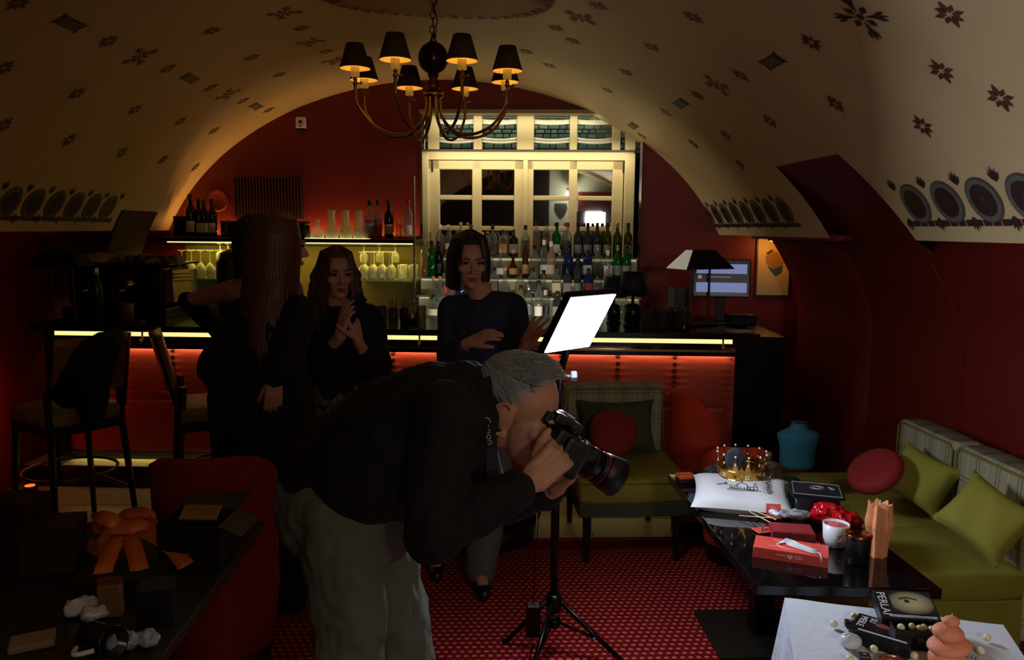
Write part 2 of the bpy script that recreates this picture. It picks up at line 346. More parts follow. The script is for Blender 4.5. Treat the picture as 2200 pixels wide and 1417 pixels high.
# ------------------------------------------------------------------ painted stencils on the vault
def decal(name, loops, y, t, m, sc=1.0, rot=0.0, off=.003, parent=ceiling):
    """flat painted figure laid on the vault: loops of (du along the room, dv up the arc)"""
    mb = MB(); sp = math.hypot(VA * math.sin(t), VB * math.cos(t)); cr, sn = math.cos(rot), math.sin(rot)
    for lp in loops:
        mb.add([vp(y + (u * cr - v * sn) * sc, t + (u * sn + v * cr) * sc / sp, off) for u, v in lp], [tuple(range(len(lp)))])
    return put(name, mb, m, parent)
def petal(a, r0, r1, w): 
    c, s = math.cos(a), math.sin(a); return [(c * r0, s * r0), (c * (r0 + r1) * .5 - s * w, s * (r0 + r1) * .5 + c * w), (c * r1, s * r1), (c * (r0 + r1) * .5 + s * w, s * (r0 + r1) * .5 - c * w)]
STAR = [petal(k * math.pi / 4, .008, .06 if k % 2 == 0 else .05, .011) for k in range(8)]
CROSS = [petal(k * math.pi / 2 + .4, .02, .13, .012) for k in range(4)] + [petal(k * math.pi / 2 + .4 + math.pi / 4, .02, .07, .016) for k in range(4)] + [petal(k * math.pi / 2 + .4 + s, .07, .12, .008) for k in range(4) for s in (-.18, .18)] + [[(.016 * math.cos(a), .016 * math.sin(a)) for a in [k * math.pi / 4 for k in range(8)]]]
def rectfig(s): 
    a, b = .095 * s, .042 * s; return [(-a, -b), (-a * .8, -b * .75), (a * .8, -b * .75), (a, -b), (a * .9, 0), (a, b), (a * .8, b * .75), (-a * .8, b * .75), (-a, b), (-a * .9, 0)]
RECT = [rectfig(1)]
for px, py in ((1850, 35), (1540, 183), (300, 121), (490, 202), (610, 28), (668, 90), (1248, 38), (720, 130)):
    y, t = vhit(px, py); decal('painted_cross', CROSS, y, t, M_stencil_dk if px > 1600 else M_stencil, 1.0 if px > 1600 else .85)
for px, py in ((1660, 131), (1463, 222), (1360, 270), (150, 50), (408, 168), (550, 228)):
    y, t = vhit(px, py); decal('painted_cartouche', RECT, y, t, M_stencil_dk if px > 1000 else M_stencil, 1.05); decal('painted_cartouche_field', [rectfig(.72)], y, t, M_stencil_grey, 1.05, off=.005)
for px, py in ((2023, 152), (1983, 270), (1744, 90), (1490, 36), (1400, 101), (1592, 161), (1796, 222), (1655, 260), (1498, 204), (1345, 155), (1305, 193), (1430, 240), (1560, 290), (1490, 308), (1232, 88), (1285, 12), (1195, 60), (1590, 352), (2040, 30), (2150, 210), (1380, 292),
               (232, 88), (165, 200), (290, 235), (388, 260), (148, 300), (262, 327), (350, 342), (8, 145), (8, 268), (455, 66), (360, 147), (452, 188), (522, 216), (540, 123), (600, 160), (648, 60), (577, 236), (460, 280), (420, 358), (40, 5), (700, 110), (1180, 140), (1130, 110)):
    y, t = vhit(px, py); decal('painted_star', STAR, y, t, M_stencil_red if px > 1650 else M_stencil, 1.0, random.uniform(0, .4))
for k, (y, a) in enumerate(((1.2, 48), (2.0, 60), (.4, 60), (.3, 126), (1.6, 118), (2.6, 120), (1.1, 135), (2.2, 45))): decal('painted_star', STAR, y, R(a), M_stencil)
# medallion friezes along both springings
def ellp(rx, ry, n=28): return [(rx * math.cos(2 * math.pi * k / n), ry * math.sin(2 * math.pi * k / n)) for k in range(n)]
def frieze(ys, side, z0=1.842, rx=.098, ry=.1):
    tt = vz(z0) if side > 0 else math.pi - vz(z0); sg = 1 if side > 0 else -1
    for y in ys:
        a = decal('medallion', [ellp(rx, ry)], y, tt, M_stencil_grey, 1); decal('medallion_rim', [ellp(rx * .97, ry * .97)], y, tt, M_stencil, off=.004)
        decal('medallion_ring', [ellp(rx * .92, ry * .92)], y, tt, M_stencil_grey, off=.005); decal('medallion_field', [ellp(rx * .7, ry * .7)], y, tt, M_stencil_dk, off=.0065)
        decal('medallion_centre', [petal(k * math.pi / 2 + .5, .004, .02, .006) for k in range(4)], y, tt, M_stencil, off=.008)
        lf = []
        for q in (-1, 1):
            for k in range(5): aa = math.pi / 2 * q + (k - 2) * .33; lf.append([(x + .115, v * sg + .07 * q * sg) for x, v in petal(aa, 0, .07 - .008 * abs(k - 2), .007)])
        decal('painted_sprig', lf, y, tt, M_stencil_dk)
    t2 = vz(1.757) if side > 0 else math.pi - vz(1.757); y0, y1 = min(ys) - .14, max(ys) + .14; nb = int((y1 - y0) / .055)
    decal('painted_border', [[(y0 - y0 + k * .055, -.014), (k * .055 + .046, -.014), (k * .055 + .046, .014), (k * .055, .014)] for k in range(nb)], y0, t2, M_stencil_dk)
frieze([3.43 - .237 * k for k in range(10)], 1); frieze([4.93 + .237 * k for k in range(8)], 1); frieze([5.65 - .232 * k for k in range(12)], -1)
# ceiling rose above the chandelier
CHX, CHY = -.235, 4.15
tc = math.acos((CHX - XC) / VA)
decal('rose_field', [ellp(.62, .62, 40)], CHY, tc, mat('rose_ochre', (150, 105, 45), .6, var=.4, scale=18)); decal('rose_ring', [ellp(.5, .5, 40)], CHY, tc, mat('rose_brown', (96, 60, 34), .6, var=.5, scale=22), off=.005); decal('rose_heart', [ellp(.36, .36, 40)], CHY, tc, mat('rose_red', (120, 44, 26), .6, var=.4, scale=25), off=.007)
decal('rose_scrolls', [[(x + .58 * math.cos(a), v + .58 * math.sin(a)) for x, v in petal(a + d, -.05, .06, .014)] for a in [2 * math.pi * k / 44 for k in range(44)] for d in (-.5, .6)], CHY, tc, M_stencil_dk, off=.009)
decal('rose_border', [[(x + .43 * math.cos(a), v + .43 * math.sin(a)) for x, v in petal(a + 1.57, -.05, .05, .03)] for a in [2 * math.pi * k / 26 for k in range(26)]], CHY, tc, mat('rose_grey', (120, 110, 80), .6, var=.4, scale=40), off=.009)
# ================================================================== bar
M_leather = mat('red_leather', (170, 62, 42), .4, var=.12, scale=8, bump=.08, bscale=160); M_brass = mat('brass', (176, 140, 78), .28, 1.0, var=.1)
M_stud = mat('stud_bronze', (70, 50, 36), .3, .9); M_mirror = mat('smoked_mirror', (120, 105, 90), .06, 1.0, var=0)
M_led = emitter('led_warm', (255, 236, 150), 1.1); WARM = (255, 226, 130); ORANGE = (255, 120, 40)
UL, UR = BP(100, 720, .0)[0], BP(1590, 722, .0)[0]
bar = thing('bar_counter', 'long black bar counter with button-studded red leather front and lit brass rail', 'bar', BO, BTH)
put('counter_top', MB().box(UL - .1, UR + .12, -.02, .62, 1.05, 1.088), M_black, bar, bevel=.004)
put('light_rail', MB().box(UL + .04, UR - .04, .02, .032, 1.018, 1.044), M_led, bar); put('rail_trough', MB().box(UL, UR, .035, .06, .99, 1.05), M_black, bar)
for u in (UL + .62, UL + 1.3, UL + 2.4, UL + 3.2, UR - .1):
    put('hook', MB().tube([(u, .012, 1.05), (u, .008, 1.0), (u, -.005, .985), (u, -.02, .992), (u, -.022, 1.003)], .006, 6), M_brass, bar, smooth=True)
put('mirror_frieze', MB().box(UL, UR - .03, .12, .135, .962, 1.02), M_mirror, bar); put('brass_strip', MB().box(UL, UR - .03, .10, .125, .951, .962), M_brass, bar)
put('ledge', MB().box(UL, UR, .10, .22, .925, .951), M_black, bar); put('carcass', MB().box(UL, UR - .02, .22, .58, .15, 1.05), M_black, bar)
npan = 12; pw = (UR - UL) / npan
def panel(z0, z1, w):
    m = MB(); h = z1 - z0
    def fn(i, j):
        x = (i - .5) * 2; y = (j - .5) * 2; e = .55 + .45 * max(0, 1 - abs(x) ** 4) ** .7; e *= .9 + .1 * max(0, 1 - abs(y) ** 9) ** .6; dx = (1 - abs(x)) * w / 2
        rip = .006 * math.cos(2 * math.pi * (j * h) / .042) * math.exp(-dx / .035) * e; top = .003 * math.cos(2 * math.pi * i * w / .028) * math.exp(-(1 - j) * h / .02)
        return ((i - .5) * w, -.045 * e - rip - top, z0 + h * j)
    return m.grid(fn, 25, 30)
pu, pl = panel(.575, .925, pw).mesh('leather_panel'), panel(.22, .575, pw).mesh('leather_panel')
for me in (pu, pl): me.materials.append(M_leather); me.polygons.foreach_set('use_smooth', [True] * len(me.polygons))
stud = MB().ell((0, 0, 0), (.011, .009, .011), 10, 6).mesh('stud'); stud.materials.append(M_stud); stud.polygons.foreach_set('use_smooth', [True] * len(stud.polygons))
for k in range(npan):
    u = UL + pw * (k + .5)
    for me in (pu, pl): put('leather_panel', me, None, bar, loc=(u, .205, 0))
    if k:
        for j in range(9): put('stud', stud, None, bar, loc=(UL + pw * k, .172, .905 - .04 * j))
m = MB()
for j in range(16): m.ell((UR - .01, .165, .9 - .042 * j), (.006, .005, .006), 6, 4)
for k in range(int((UR - UL) / .032)): m.ell((UL + .032 * k, .168, .917), (.005, .004, .005), 6, 4)
for k in range(int(pw / .032)): m.ell((UR - .032 * k, .172, .572), (.005, .004, .005), 6, 4)
put('nail_trim', m, M_stud, bar)['kind'] = 'stuff'
put('end_post', MB().box(UR - .03, UR + .02, .17, .58, .14, 1.05), M_leather, bar, bevel=.006); put('left_post', MB().box(UL - .06, UL, .06, .58, .0, 1.05), M_black, bar)
put('kick_plate', MB().box(UL, UR, .26, .3, .14, .22), M_black, bar)
put('return_cabinet', MB().box(UR + .02, UR + .34, .2, 1.2, .0, 1.04), M_black, bar, bevel=.004)
LB = UR - UL
led('front_light', bar, LB, .015, ((UL + UR) / 2, .143, .922), (R(20), 0, 0), (255, 226, 170), 2.8)
led('kick_light', bar, LB, .02, ((UL + UR) / 2, .2, .2), (0, 0, 0), (255, 226, 130), 2.2)
step = put('bar_step', MB().box(UL - .25, UR + .3, .06, .62, 0, .14), mat('step_dark', (22, 20, 16), .4), loc=BO, rot=BTH); tag(step, 'low dark step with wood-tiled top below the bar front', 'step')
put('step_tread', MB().box(UL - .25, UR + .3, .06, .3, .14, .146), M_tile, step)
# added lamp standing in for the bar lighting's glow on the left wall
glow_lamp = thing('added_glow_lamp', 'hidden added red lamp for the bar glow on the wall', 'lamp', (-2.86, 5.0, 0)); put('housing', MB().lathe([(.03, 0), (.04, .02), (.04, .06), (.03, .07)], 14), M_dkmetal, glow_lamp); put('lens', MB().lathe([(.03, .0), (.03, .004)], 14, (0, 0, .07)), emitter('red_lens', (255, 70, 20), 3), glow_lamp)
la = bpy.data.lights.new('bar_glow_fill', 'POINT'); la.energy = .9; la.color = sr(255, 70, 24); la.shadow_soft_size = .05; o = bpy.data.objects.new('bar_glow_fill', la); COL.objects.link(o); o.parent = glow_lamp; o.location = (.04, -.02, .6)

# ------------------------------------------------------------------ back bar: counter, shelf, glass shelves, window
M_glass = glass('clear_glass', (236, 238, 226), .88, body=.12); M_glassshelf = glass('shelf_glass', (214, 226, 200), .6); M_cream = mat('cream_joinery', (226, 208, 156), .45, var=.04)
bb = thing('back_bar', 'black back counter with pale lit splashback behind the bar', 'counter', BO, BTH)
uS0, uS1 = BP(340, 508, 1.4)[0], BP(890, 512, 1.4)[0]
put('counter', MB().box(uS0 - .1, wrr + .35, 1.15, VBK - .01, 0, .985), M_black, bb); put('counter_top', MB().box(uS0 - .1, wrr + .35, 1.12, VBK - .01, .985, 1.012), M_black, bb, bevel=.003)
put('splashback', MB().box(uS0 + .05, uS1 + .02, VBK - .03, VBK - .012, 1.012, 1.6), mat('pale_splash', (112, 96, 48), .3, var=.3, scale=5), bb)
zS = BP(600, 512, 1.4)[1]
sh = thing('bottle_shelf', 'long black wall shelf with lit edge carrying wine bottles and carafes', 'shelf', BO, BTH)
put('board', MB().box(uS0, uS1, 1.4, VBK - .012, zS - .03, zS), M_black, sh, bevel=.003); put('light_strip', MB().box(uS0 + .06, uS1 - .02, 1.42, 1.45, zS - .04, zS - .03), M_led, sh)
put('top_light_strip', MB().box(BP(662, 505, 1.6)[0], BP(792, 505, 1.6)[0], 1.50, 1.66, zS, zS + .003), emitter('shelf_glow', (255, 238, 170), 1.3), sh)
put('bracket_post', MB().box(uS1 - .012, uS1, 1.42, 1.46, 1.012, zS + .5), glass('bracket_glass', (120, 110, 90), .5), sh); put('bracket_post', MB().box(uS0 + .98, uS0 + .984, 1.42, 1.46, 1.012, zS - .03), M_black, sh)
put('rack_rail', MB().tube([(uS0 + .02, 1.39, zS - .055), (uS1 - .03, 1.39, zS - .055)], .004, 6), M_brass, sh)
led('shelf_light', sh, uS1 - uS0 - .1, .03, ((uS0 + uS1) / 2, 1.55, zS - .045), (0, 0, 0), (255, 232, 110), 7.0)
led('shelf_top_light', sh, uS1 - uS0 - .1, .02, ((uS0 + uS1) / 2, 1.74, zS + .015), (R(180), 0, 0), (255, 184, 92), 5.2)
zG = BP(440, 597, 1.45)[1]
us2 = BP(530, 590, 1.45)[0]; us3 = BP(765, 590, 1.45)[0]
for u0, u1, lb in ((uS0 + .1, us2, 'glass shelf of inverted wine glasses beside the red wall'), (us3, uS1, 'glass shelf of inverted wine glasses and tumblers beside the window')):
    g = put('glass_shelf', MB().box(u0, u1, 1.44, VBK - .032, zG - .012, zG), M_glassshelf, loc=BO, rot=BTH); tag(g, lb, 'shelf')
# glasses
def wineglass(inv=False):
    h = .225; pr = [(.033, 0), (.034, .003), (.006, .01), (.004, .03), (.004, .1), (.012, .112), (.03, .135), (.037, .165), (.035, .195), (.03, h), (.028, h), (.033, .195), (.035, .165), (.028, .138), (.01, .116), (.0, .113)]
    if inv: pr = [(r, h - z) for r, z in pr][::-1]
    return MB().lathe(pr, 14, cap=False)
def tumbler(h=.095, r=.038): return MB().lathe([(0, .008), (r * .82, .008), (r * .95, h), (r, h), (r * .88, 0), (0, 0)], 14, cap=False)
M_wg = glass('lit_glass', (252, 250, 232), .72); wgm = wineglass(True).mesh('wine_glass'); wgm.materials.append(M_wg); tum = tumbler().mesh('tumbler'); tum.materials.append(M_wg); tum2 = tumbler(.12, .033).mesh('tumbler'); tum2.materials.append(M_wg)
for me in (wgm, tum, tum2): me.polygons.foreach_set('use_smooth', [True] * len(me.polygons))
for k in range(18):
    u = uS0 + .14 + (k % 9) * .078; v = 1.5 + .11 * (k // 9)
    if u < us2 - .03: tag(put('wine_glass', wgm, None, loc=BW(u + .03 * (k // 9), v, zG), smooth=True), 'stemmed wine glass upside down on glass shelf by the red wall', 'glass', 'inverted wine glasses near the red wall')
for k in range(8):
    u = us3 + .04 + (k % 4) * .075; v = 1.5 + .11 * (k // 4); tag(put('wine_glass', wgm, None, loc=BW(u, v, zG), smooth=True), 'stemmed wine glass upside down on glass shelf by the window', 'glass', 'inverted wine glasses near the window')
for k in range(10):
    u = us3 + .36 + (k % 5) * .09
    if u < uS1 - .03: tag(put('tumbler', tum2, None, loc=BW(u, 1.5 + .11 * (k // 5), zG), smooth=True), 'low tumbler standing on glass shelf by the window', 'glass', 'tumblers on the glass shelf')
# hanging stemware along the rack rail
hang = MB().lathe([(.03, 0), (.031, -.003), (.005, -.01), (.004, -.05), (.01, -.06), (.03, -.08), (.036, -.11), (.03, -.15)], 12, cap=False).mesh('hanging_glass'); hang.materials.append(M_wg); hang.polygons.foreach_set('use_smooth', [True] * len(hang.polygons))
for k in range(24):
    u = uS0 + .42 + k * .066
    if us2 - .35 < u < us2 + .03 or u > us3 - .1 and u < uS1 - .06 and k % 2 == 0:
        tag(put('hanging_glass', hang, None, loc=BW(u, 1.6 if u < us2 + .05 else 1.66, zS - .045)), 'stemmed glass hanging by its foot under the lit shelf', 'glass', 'hanging stemware')
# ---- the window: recess, casements, slanted upper light with a mirrored street built in stone
win = struct(thing('window_1', 'tall cream casement window behind the tiers of bottles', 'window', BO, BTH)); del win['category']
WB = VBK + .16; uw = lambda px, v=WB: BP(px, 400, v)[0]; zw = lambda py, v=WB: BP(1130, py, v)[1]
m = MB(); m.box(wl - .0, wl + .02, VBK - .02, WB + .1, wbot, wtop); m.box(wrr - .02, wrr, VBK - .02, WB + .1, wbot, wtop); put('mirror_reveal', m, mat('reveal_mirror', (225, 222, 205), .04, 1.0, var=0), win)
put('head_reveal', MB().box(wl, wrr, VBK - .03, WB + .1, wtop - .03, wtop), mat('head_reveal', (150, 130, 85), .5), win)
bars = lambda lst, y0=WB - .03, y1=WB + .02: [put('window_bar', MB().box(uw(a), uw(b), y0, y1, zw(d), zw(c)), M_cream, win, bevel=.006) for a, b, c, d in lst]
# main frame rails (px x0,x1,y0,y1)
bars([(920, 945, 345, 640), (1015, 1035, 345, 640), (1105, 1125, 345, 640), (1132, 1146, 345, 640), (1222, 1240, 345, 640), (1315, 1338, 345, 640)])
bars([(905, 1360, 326, 345)], WB - .05, WB + .02); bars([(920, 1125, 345, 365), (1132, 1338, 345, 365)])
bars([(945, 1015, 420, 430), (1035, 1105, 420, 430), (1146, 1222, 420, 430), (1240, 1315, 420, 430), (945, 1015, 486, 496), (1035, 1105, 486, 496), (1146, 1222, 486, 496), (1240, 1315, 486, 496)], WB - .02, WB + .01)
put('meeting_stile', MB().box(uw(1124), uw(1134), WB - .05, WB + .02, zw(640), zw(345)), M_cream, win, bevel=.004); put('outer_jamb', MB().box(uw(899), uw(922), WB - .06, WB + .03, zw(640), zw(330)), M_cream, win, bevel=.006); put('outer_jamb', MB().box(uw(1340), uw(1362), WB - .06, WB + .03, zw(640), zw(330)), M_cream, win, bevel=.006)
for px in (930, 1338): put('hinge', MB().tube([(uw(px), WB - .035, zw(370)), (uw(px), WB - .035, zw(345))], .008, 8), mat('hinge_dark', (60, 50, 36), .4, .8), win)
M_pane = pane_mat('window_glass', .8, (120, 130, 125))
for a, b in ((945, 1015), (1035, 1105), (1146, 1222), (1240, 1315)):
    for c, d in ((365, 420), (430, 486), (496, 560), (560, 640)): put('pane', MB().box(uw(a - 4), uw(b + 4), WB, WB + .006, zw(d + 2), zw(c - 2)), M_pane, win)
put('outside_dark', MB().box(wl - .3, wrr + .3, WB + .4, WB + .42, wbot - .2, zw(330)), mat('night_outside', (26, 28, 30), .8), win)
# upper light: bars, bowed rows and stones model what a soffit mirror reflects
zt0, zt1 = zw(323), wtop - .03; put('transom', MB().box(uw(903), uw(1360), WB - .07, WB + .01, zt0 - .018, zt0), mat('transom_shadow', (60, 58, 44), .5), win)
for a, b in ((895, 915), (921, 945), (1018, 1036), (1110, 1146), (1222, 1238), (1312, 1330), (1340, 1362)):
    put('window_bar', MB().box(uw(a), uw(b), WB - .04, WB - .005, zt0, zt1), M_cream, win, bevel=.005)
for k, (a, b) in enumerate(((945, 1018), (1036, 1110), (1146, 1222), (1238, 1312))):
    for py in (262, 301):
        u0, u1 = uw(a), uw(b); bow = lambda s: .012 * (1 - (2 * s - 1) ** 2) * (1 if py > 280 else .7)
        mm = MB().grid(lambda i, j: (u0 + (u1 - u0) * i, WB - .03 + .02 * math.sin(math.pi * j), zw(py) - bow(i) + .016 * (j - .5) * 2), 9, 5); put('reflected_arc', mm, mat('white_bar', (250, 246, 225), .3), win, smooth=True, solid=.012)
    put('pane', MB().box(uw(a), uw(b), WB - .004, WB, zt0, zt1), pane_mat('upper_glass', .12, (215, 228, 222)), win)
rs = random.Random(3); M_st = [mat('reflected_stone_%d' % k, c, .8, var=.2, scale=30) for k, c in enumerate(((120, 132, 118), (150, 148, 122), (104, 122, 118), (160, 150, 132), (132, 118, 108)))]
put('reflected_mortar', MB().box(wl - .1, wrr + .1, WB + .16, WB + .18, zt0 - .02, zt1 + .1), mat('mortar', (50, 54, 50), .9), win)
z = zt0 - .01
while z < zt1 + .05:
    h = rs.uniform(.035, .055); u = wl - .05
    while u < wrr + .05:
        w = rs.uniform(.05, .11); put('reflected_stone', MB().box(u, u + w - .008, WB + .13, WB + .17, z, z + h - .007), rs.choice(M_st), win, bevel=.006); u += w
    z += h
led('stone_fill', win, 1.5, .05, ((wl + wrr) / 2, WB + .035, zt1 - .012), (R(50), 0, 0), (225, 240, 235), 2.2)  # unseen lamp added to brighten the stones
led('window_light', win, 1.7, .03, ((wl + wrr) / 2, VBK - .01, wtop - .045), (R(24), 0, 0), (255, 242, 205), 2.6)
led('transom_light', win, 1.7, .03, ((wl + wrr) / 2, VBK - .06, zt0 - .02), (R(32), 0, 0), (255, 240, 205), 4.2)
# ---- tiers and bottles
tiers = thing('bottle_tiers', 'stepped lit glass tiers of spirits in front of the window', 'shelf', BO, BTH)
TV = [1.66, 1.55, 1.43, 1.28]; TZ = [BP(1150, 552, TV[0])[1], BP(1150, 597, TV[1])[1], BP(1150, 636, TV[2])[1], 1.012]
for k in range(3):
    put('tier', MB().box(wl + .03, wrr - .03, TV[k] - .055, TV[k] + .05, TZ[k] - .012, TZ[k]), M_glassshelf, tiers); put('tier_light', MB().box(wl + .04, wrr - .04, TV[k] + .04, TV[k] + .05, TZ[k] - .03, TZ[k] - .014), emitter('tier_led', (255, 240, 190), .35), tiers)
    put('riser', MB().box(wl + .03, wrr - .03, TV[k] + .05, TV[k] + .055, (TZ[k + 1] if k < 3 else 1.0), TZ[k] - .012), mat('riser_white', (214, 206, 170), .4), tiers)
put('tier_fill_strip', MB().box(wl - .2, wrr + .1, .621, .63, 1.055, 1.075), emitter('tier_fill_led', (255, 246, 220), 1.0), bar)  # strip and its lamp added to brighten the bottle tiers
led('tier_fill', bar, wrr - wl - .5, .02, ((wl + wrr) / 2 - .1, .64, 1.065), (R(98), 0, 0), (255, 246, 220), 6.0)
PROF = dict(wine=[(.034, 0), (.037, .004), (.037, .17), (.034, .19), (.016, .22), (.0135, .235), (.0135, .285)], spirit=[(.036, 0), (.038, .005), (.038, .15), (.035, .17), (.018, .2), (.014, .21), (.014, .26)],
    tall=[(.032, 0), (.034, .004), (.033, .2), (.026, .225), (.014, .245), (.0125, .3)], squat=[(.042, 0), (.046, .01), (.046, .1), (.035, .13), (.016, .15), (.014, .18)], bulb=[(.03, 0), (.04, .03), (.05, .07), (.04, .11), (.018, .135), (.014, .17)],
    cone=[(.036, 0), (.037, .01), (.022, .19), (.014, .25), (.014, .26)], square=[(.036, 0), (.037, .004), (.037, .15), (.03, .165), (.014, .18), (.013, .22)], onion=[(.028, 0), (.045, .05), (.043, .08), (.02, .115), (.013, .14), (.013, .2)])
LIQ = dict(wine=.14, spirit=.13, tall=.16, squat=.08, bulb=.07, cone=.2, square=.12, onion=.07)
GC = dict(clear=glass('g_clear', (232, 236, 230), .85, body=.3), green=glass('g_green', (20, 130, 48), .55), olive=glass('g_olive', (88, 92, 20), .5), brown=glass('g_brown', (96, 48, 14), .5), blue=glass('g_blue', (40, 70, 130), .55), dark=mat('g_dark', (14, 12, 12), .12, var=0), purple=glass('g_purple', (88, 40, 70), .4), smoke=glass('g_smoke', (110, 118, 116), .6, body=.3), pink=glass('g_pink', (226, 190, 180), .6))
LC = dict(amber=glass('l_amber', (214, 110, 24), .6, body=.7), gold=glass('l_gold', (235, 180, 40), .5), red=glass('l_red', (225, 30, 16), .5), rum=glass('l_rum', (130, 44, 16), .5), water=glass('l_water', (222, 232, 228), .85, body=.15))
PC = dict(cream=mat('p_cream', (206, 192, 158), .6), black=mat('p_black', (20, 20, 22), .5), white=mat('p_white', (222, 220, 214), .6), grey=mat('p_grey', (118, 120, 122), .6), red=mat('p_red', (150, 32, 28), .5), blue=mat('p_blue', (40, 60, 104), .5), tan=mat('p_tan', (168, 128, 78), .6), purple=mat('p_purple', (82, 42, 66), .6))
KC = dict(black=mat('k_black', (14, 14, 16), .35), gold=mat('k_gold', (190, 150, 70), .3, .9), red=mat('k_red', (140, 24, 20), .4), cork=mat('k_cork', (176, 136, 92), .8), silver=mat('k_silver', (190, 192, 196), .25, .9), wood=mat('k_wood', (70, 44, 28), .6), white=mat('k_white', (220, 216, 205), .5))
BMC = {}
def bm_(key, fn, m):
    if key not in BMC: me = fn().mesh(key[0]); me.materials.append(m); me.polygons.foreach_set('use_smooth', [True] * len(me.polygons)); BMC[key] = me
    return BMC[key]
def bottle(kind, g, cap, lab, liq, pos, label, s=1.0, group='bottles behind the bar', rot=0.0, capk=None):
    p = PROF[kind]; n = 16; sq = 5 if kind == 'square' else None; rb = max(r for r, z in p); H = p[-1][1]
    t = thing('bottle', label, 'bottle', pos, rot, group); t.scale = (s, s, s)
    put('glass', bm_(('glass', kind, g), lambda: MB().lathe(p, n, sq=sq), GC[g]), None, t)
    if liq: put('liquid', bm_(('liquid', kind, liq), lambda: MB().lathe([(r * .9, z + .004 * (i == 0)) for i, (r, z) in enumerate(p) if z <= LIQ[kind]] + [(.86 * np.interp(LIQ[kind], [z for _, z in p], [r for r, _ in p]), LIQ[kind])], n, sq=sq), LC[liq]), None, t)
    if lab:
        z0, z1 = (.035, .11) if kind not in ('squat', 'bulb', 'onion') else (.03, .08); rl = np.interp((z0 + z1) / 2, [z for _, z in p], [r for r, _ in p]) * (1.03 if not sq else 1.04)
        def lb():
            q = MB(); fl = lambda z: np.interp(z, [zz for _, zz in p], [r for r, _ in p]) * 1.025
            def fn(i, j):
                a = -math.pi / 2 + (i - .5) * 2.1; c, s_ = math.cos(a), math.sin(a); z = z0 + (z1 - z0) * j; r = fl(z)
                if sq: k = (abs(c) ** 5 + abs(s_) ** 5) ** (-.2); c *= k; s_ *= k
                return (r * c, r * s_, z)
            return q.grid(fn, 12, 4)
        put('paper_label', bm_(('paper_label', kind, lab), lb, PC[lab]), None, t)
    if cap:
        ck = {'ball': [(.01, 0), (.016, .01), (.016, .02), (.01, .03)], 'flare': [(.012, 0), (.009, .01), (.01, .02), (.022, .034), (.02, .045), (.008, .046)]}.get(capk, [(.015, -.03), (.0155, -.028), (.0155, .008), (.014, .01)])
        put('cap', bm_(('cap', str(capk), kind, cap), lambda: MB().lathe([(r, z + H) for r, z in ck], 12), KC[cap]), None, t)
    return t
ADJ = dict(clear='clear', green='bright green', olive='olive green', brown='brown', blue='blue', dark='black', purple='purple', smoke='smoky grey', pink='pale pink'); KN = dict(wine='wine-shaped bottle', spirit='round spirit bottle', tall='tall slim bottle', squat='squat bottle', bulb='bulbous bottle', cone='tapering bottle', square='square bottle', onion='onion-shaped bottle')
TN = ['top tier', 'second tier', 'third tier', 'back counter']
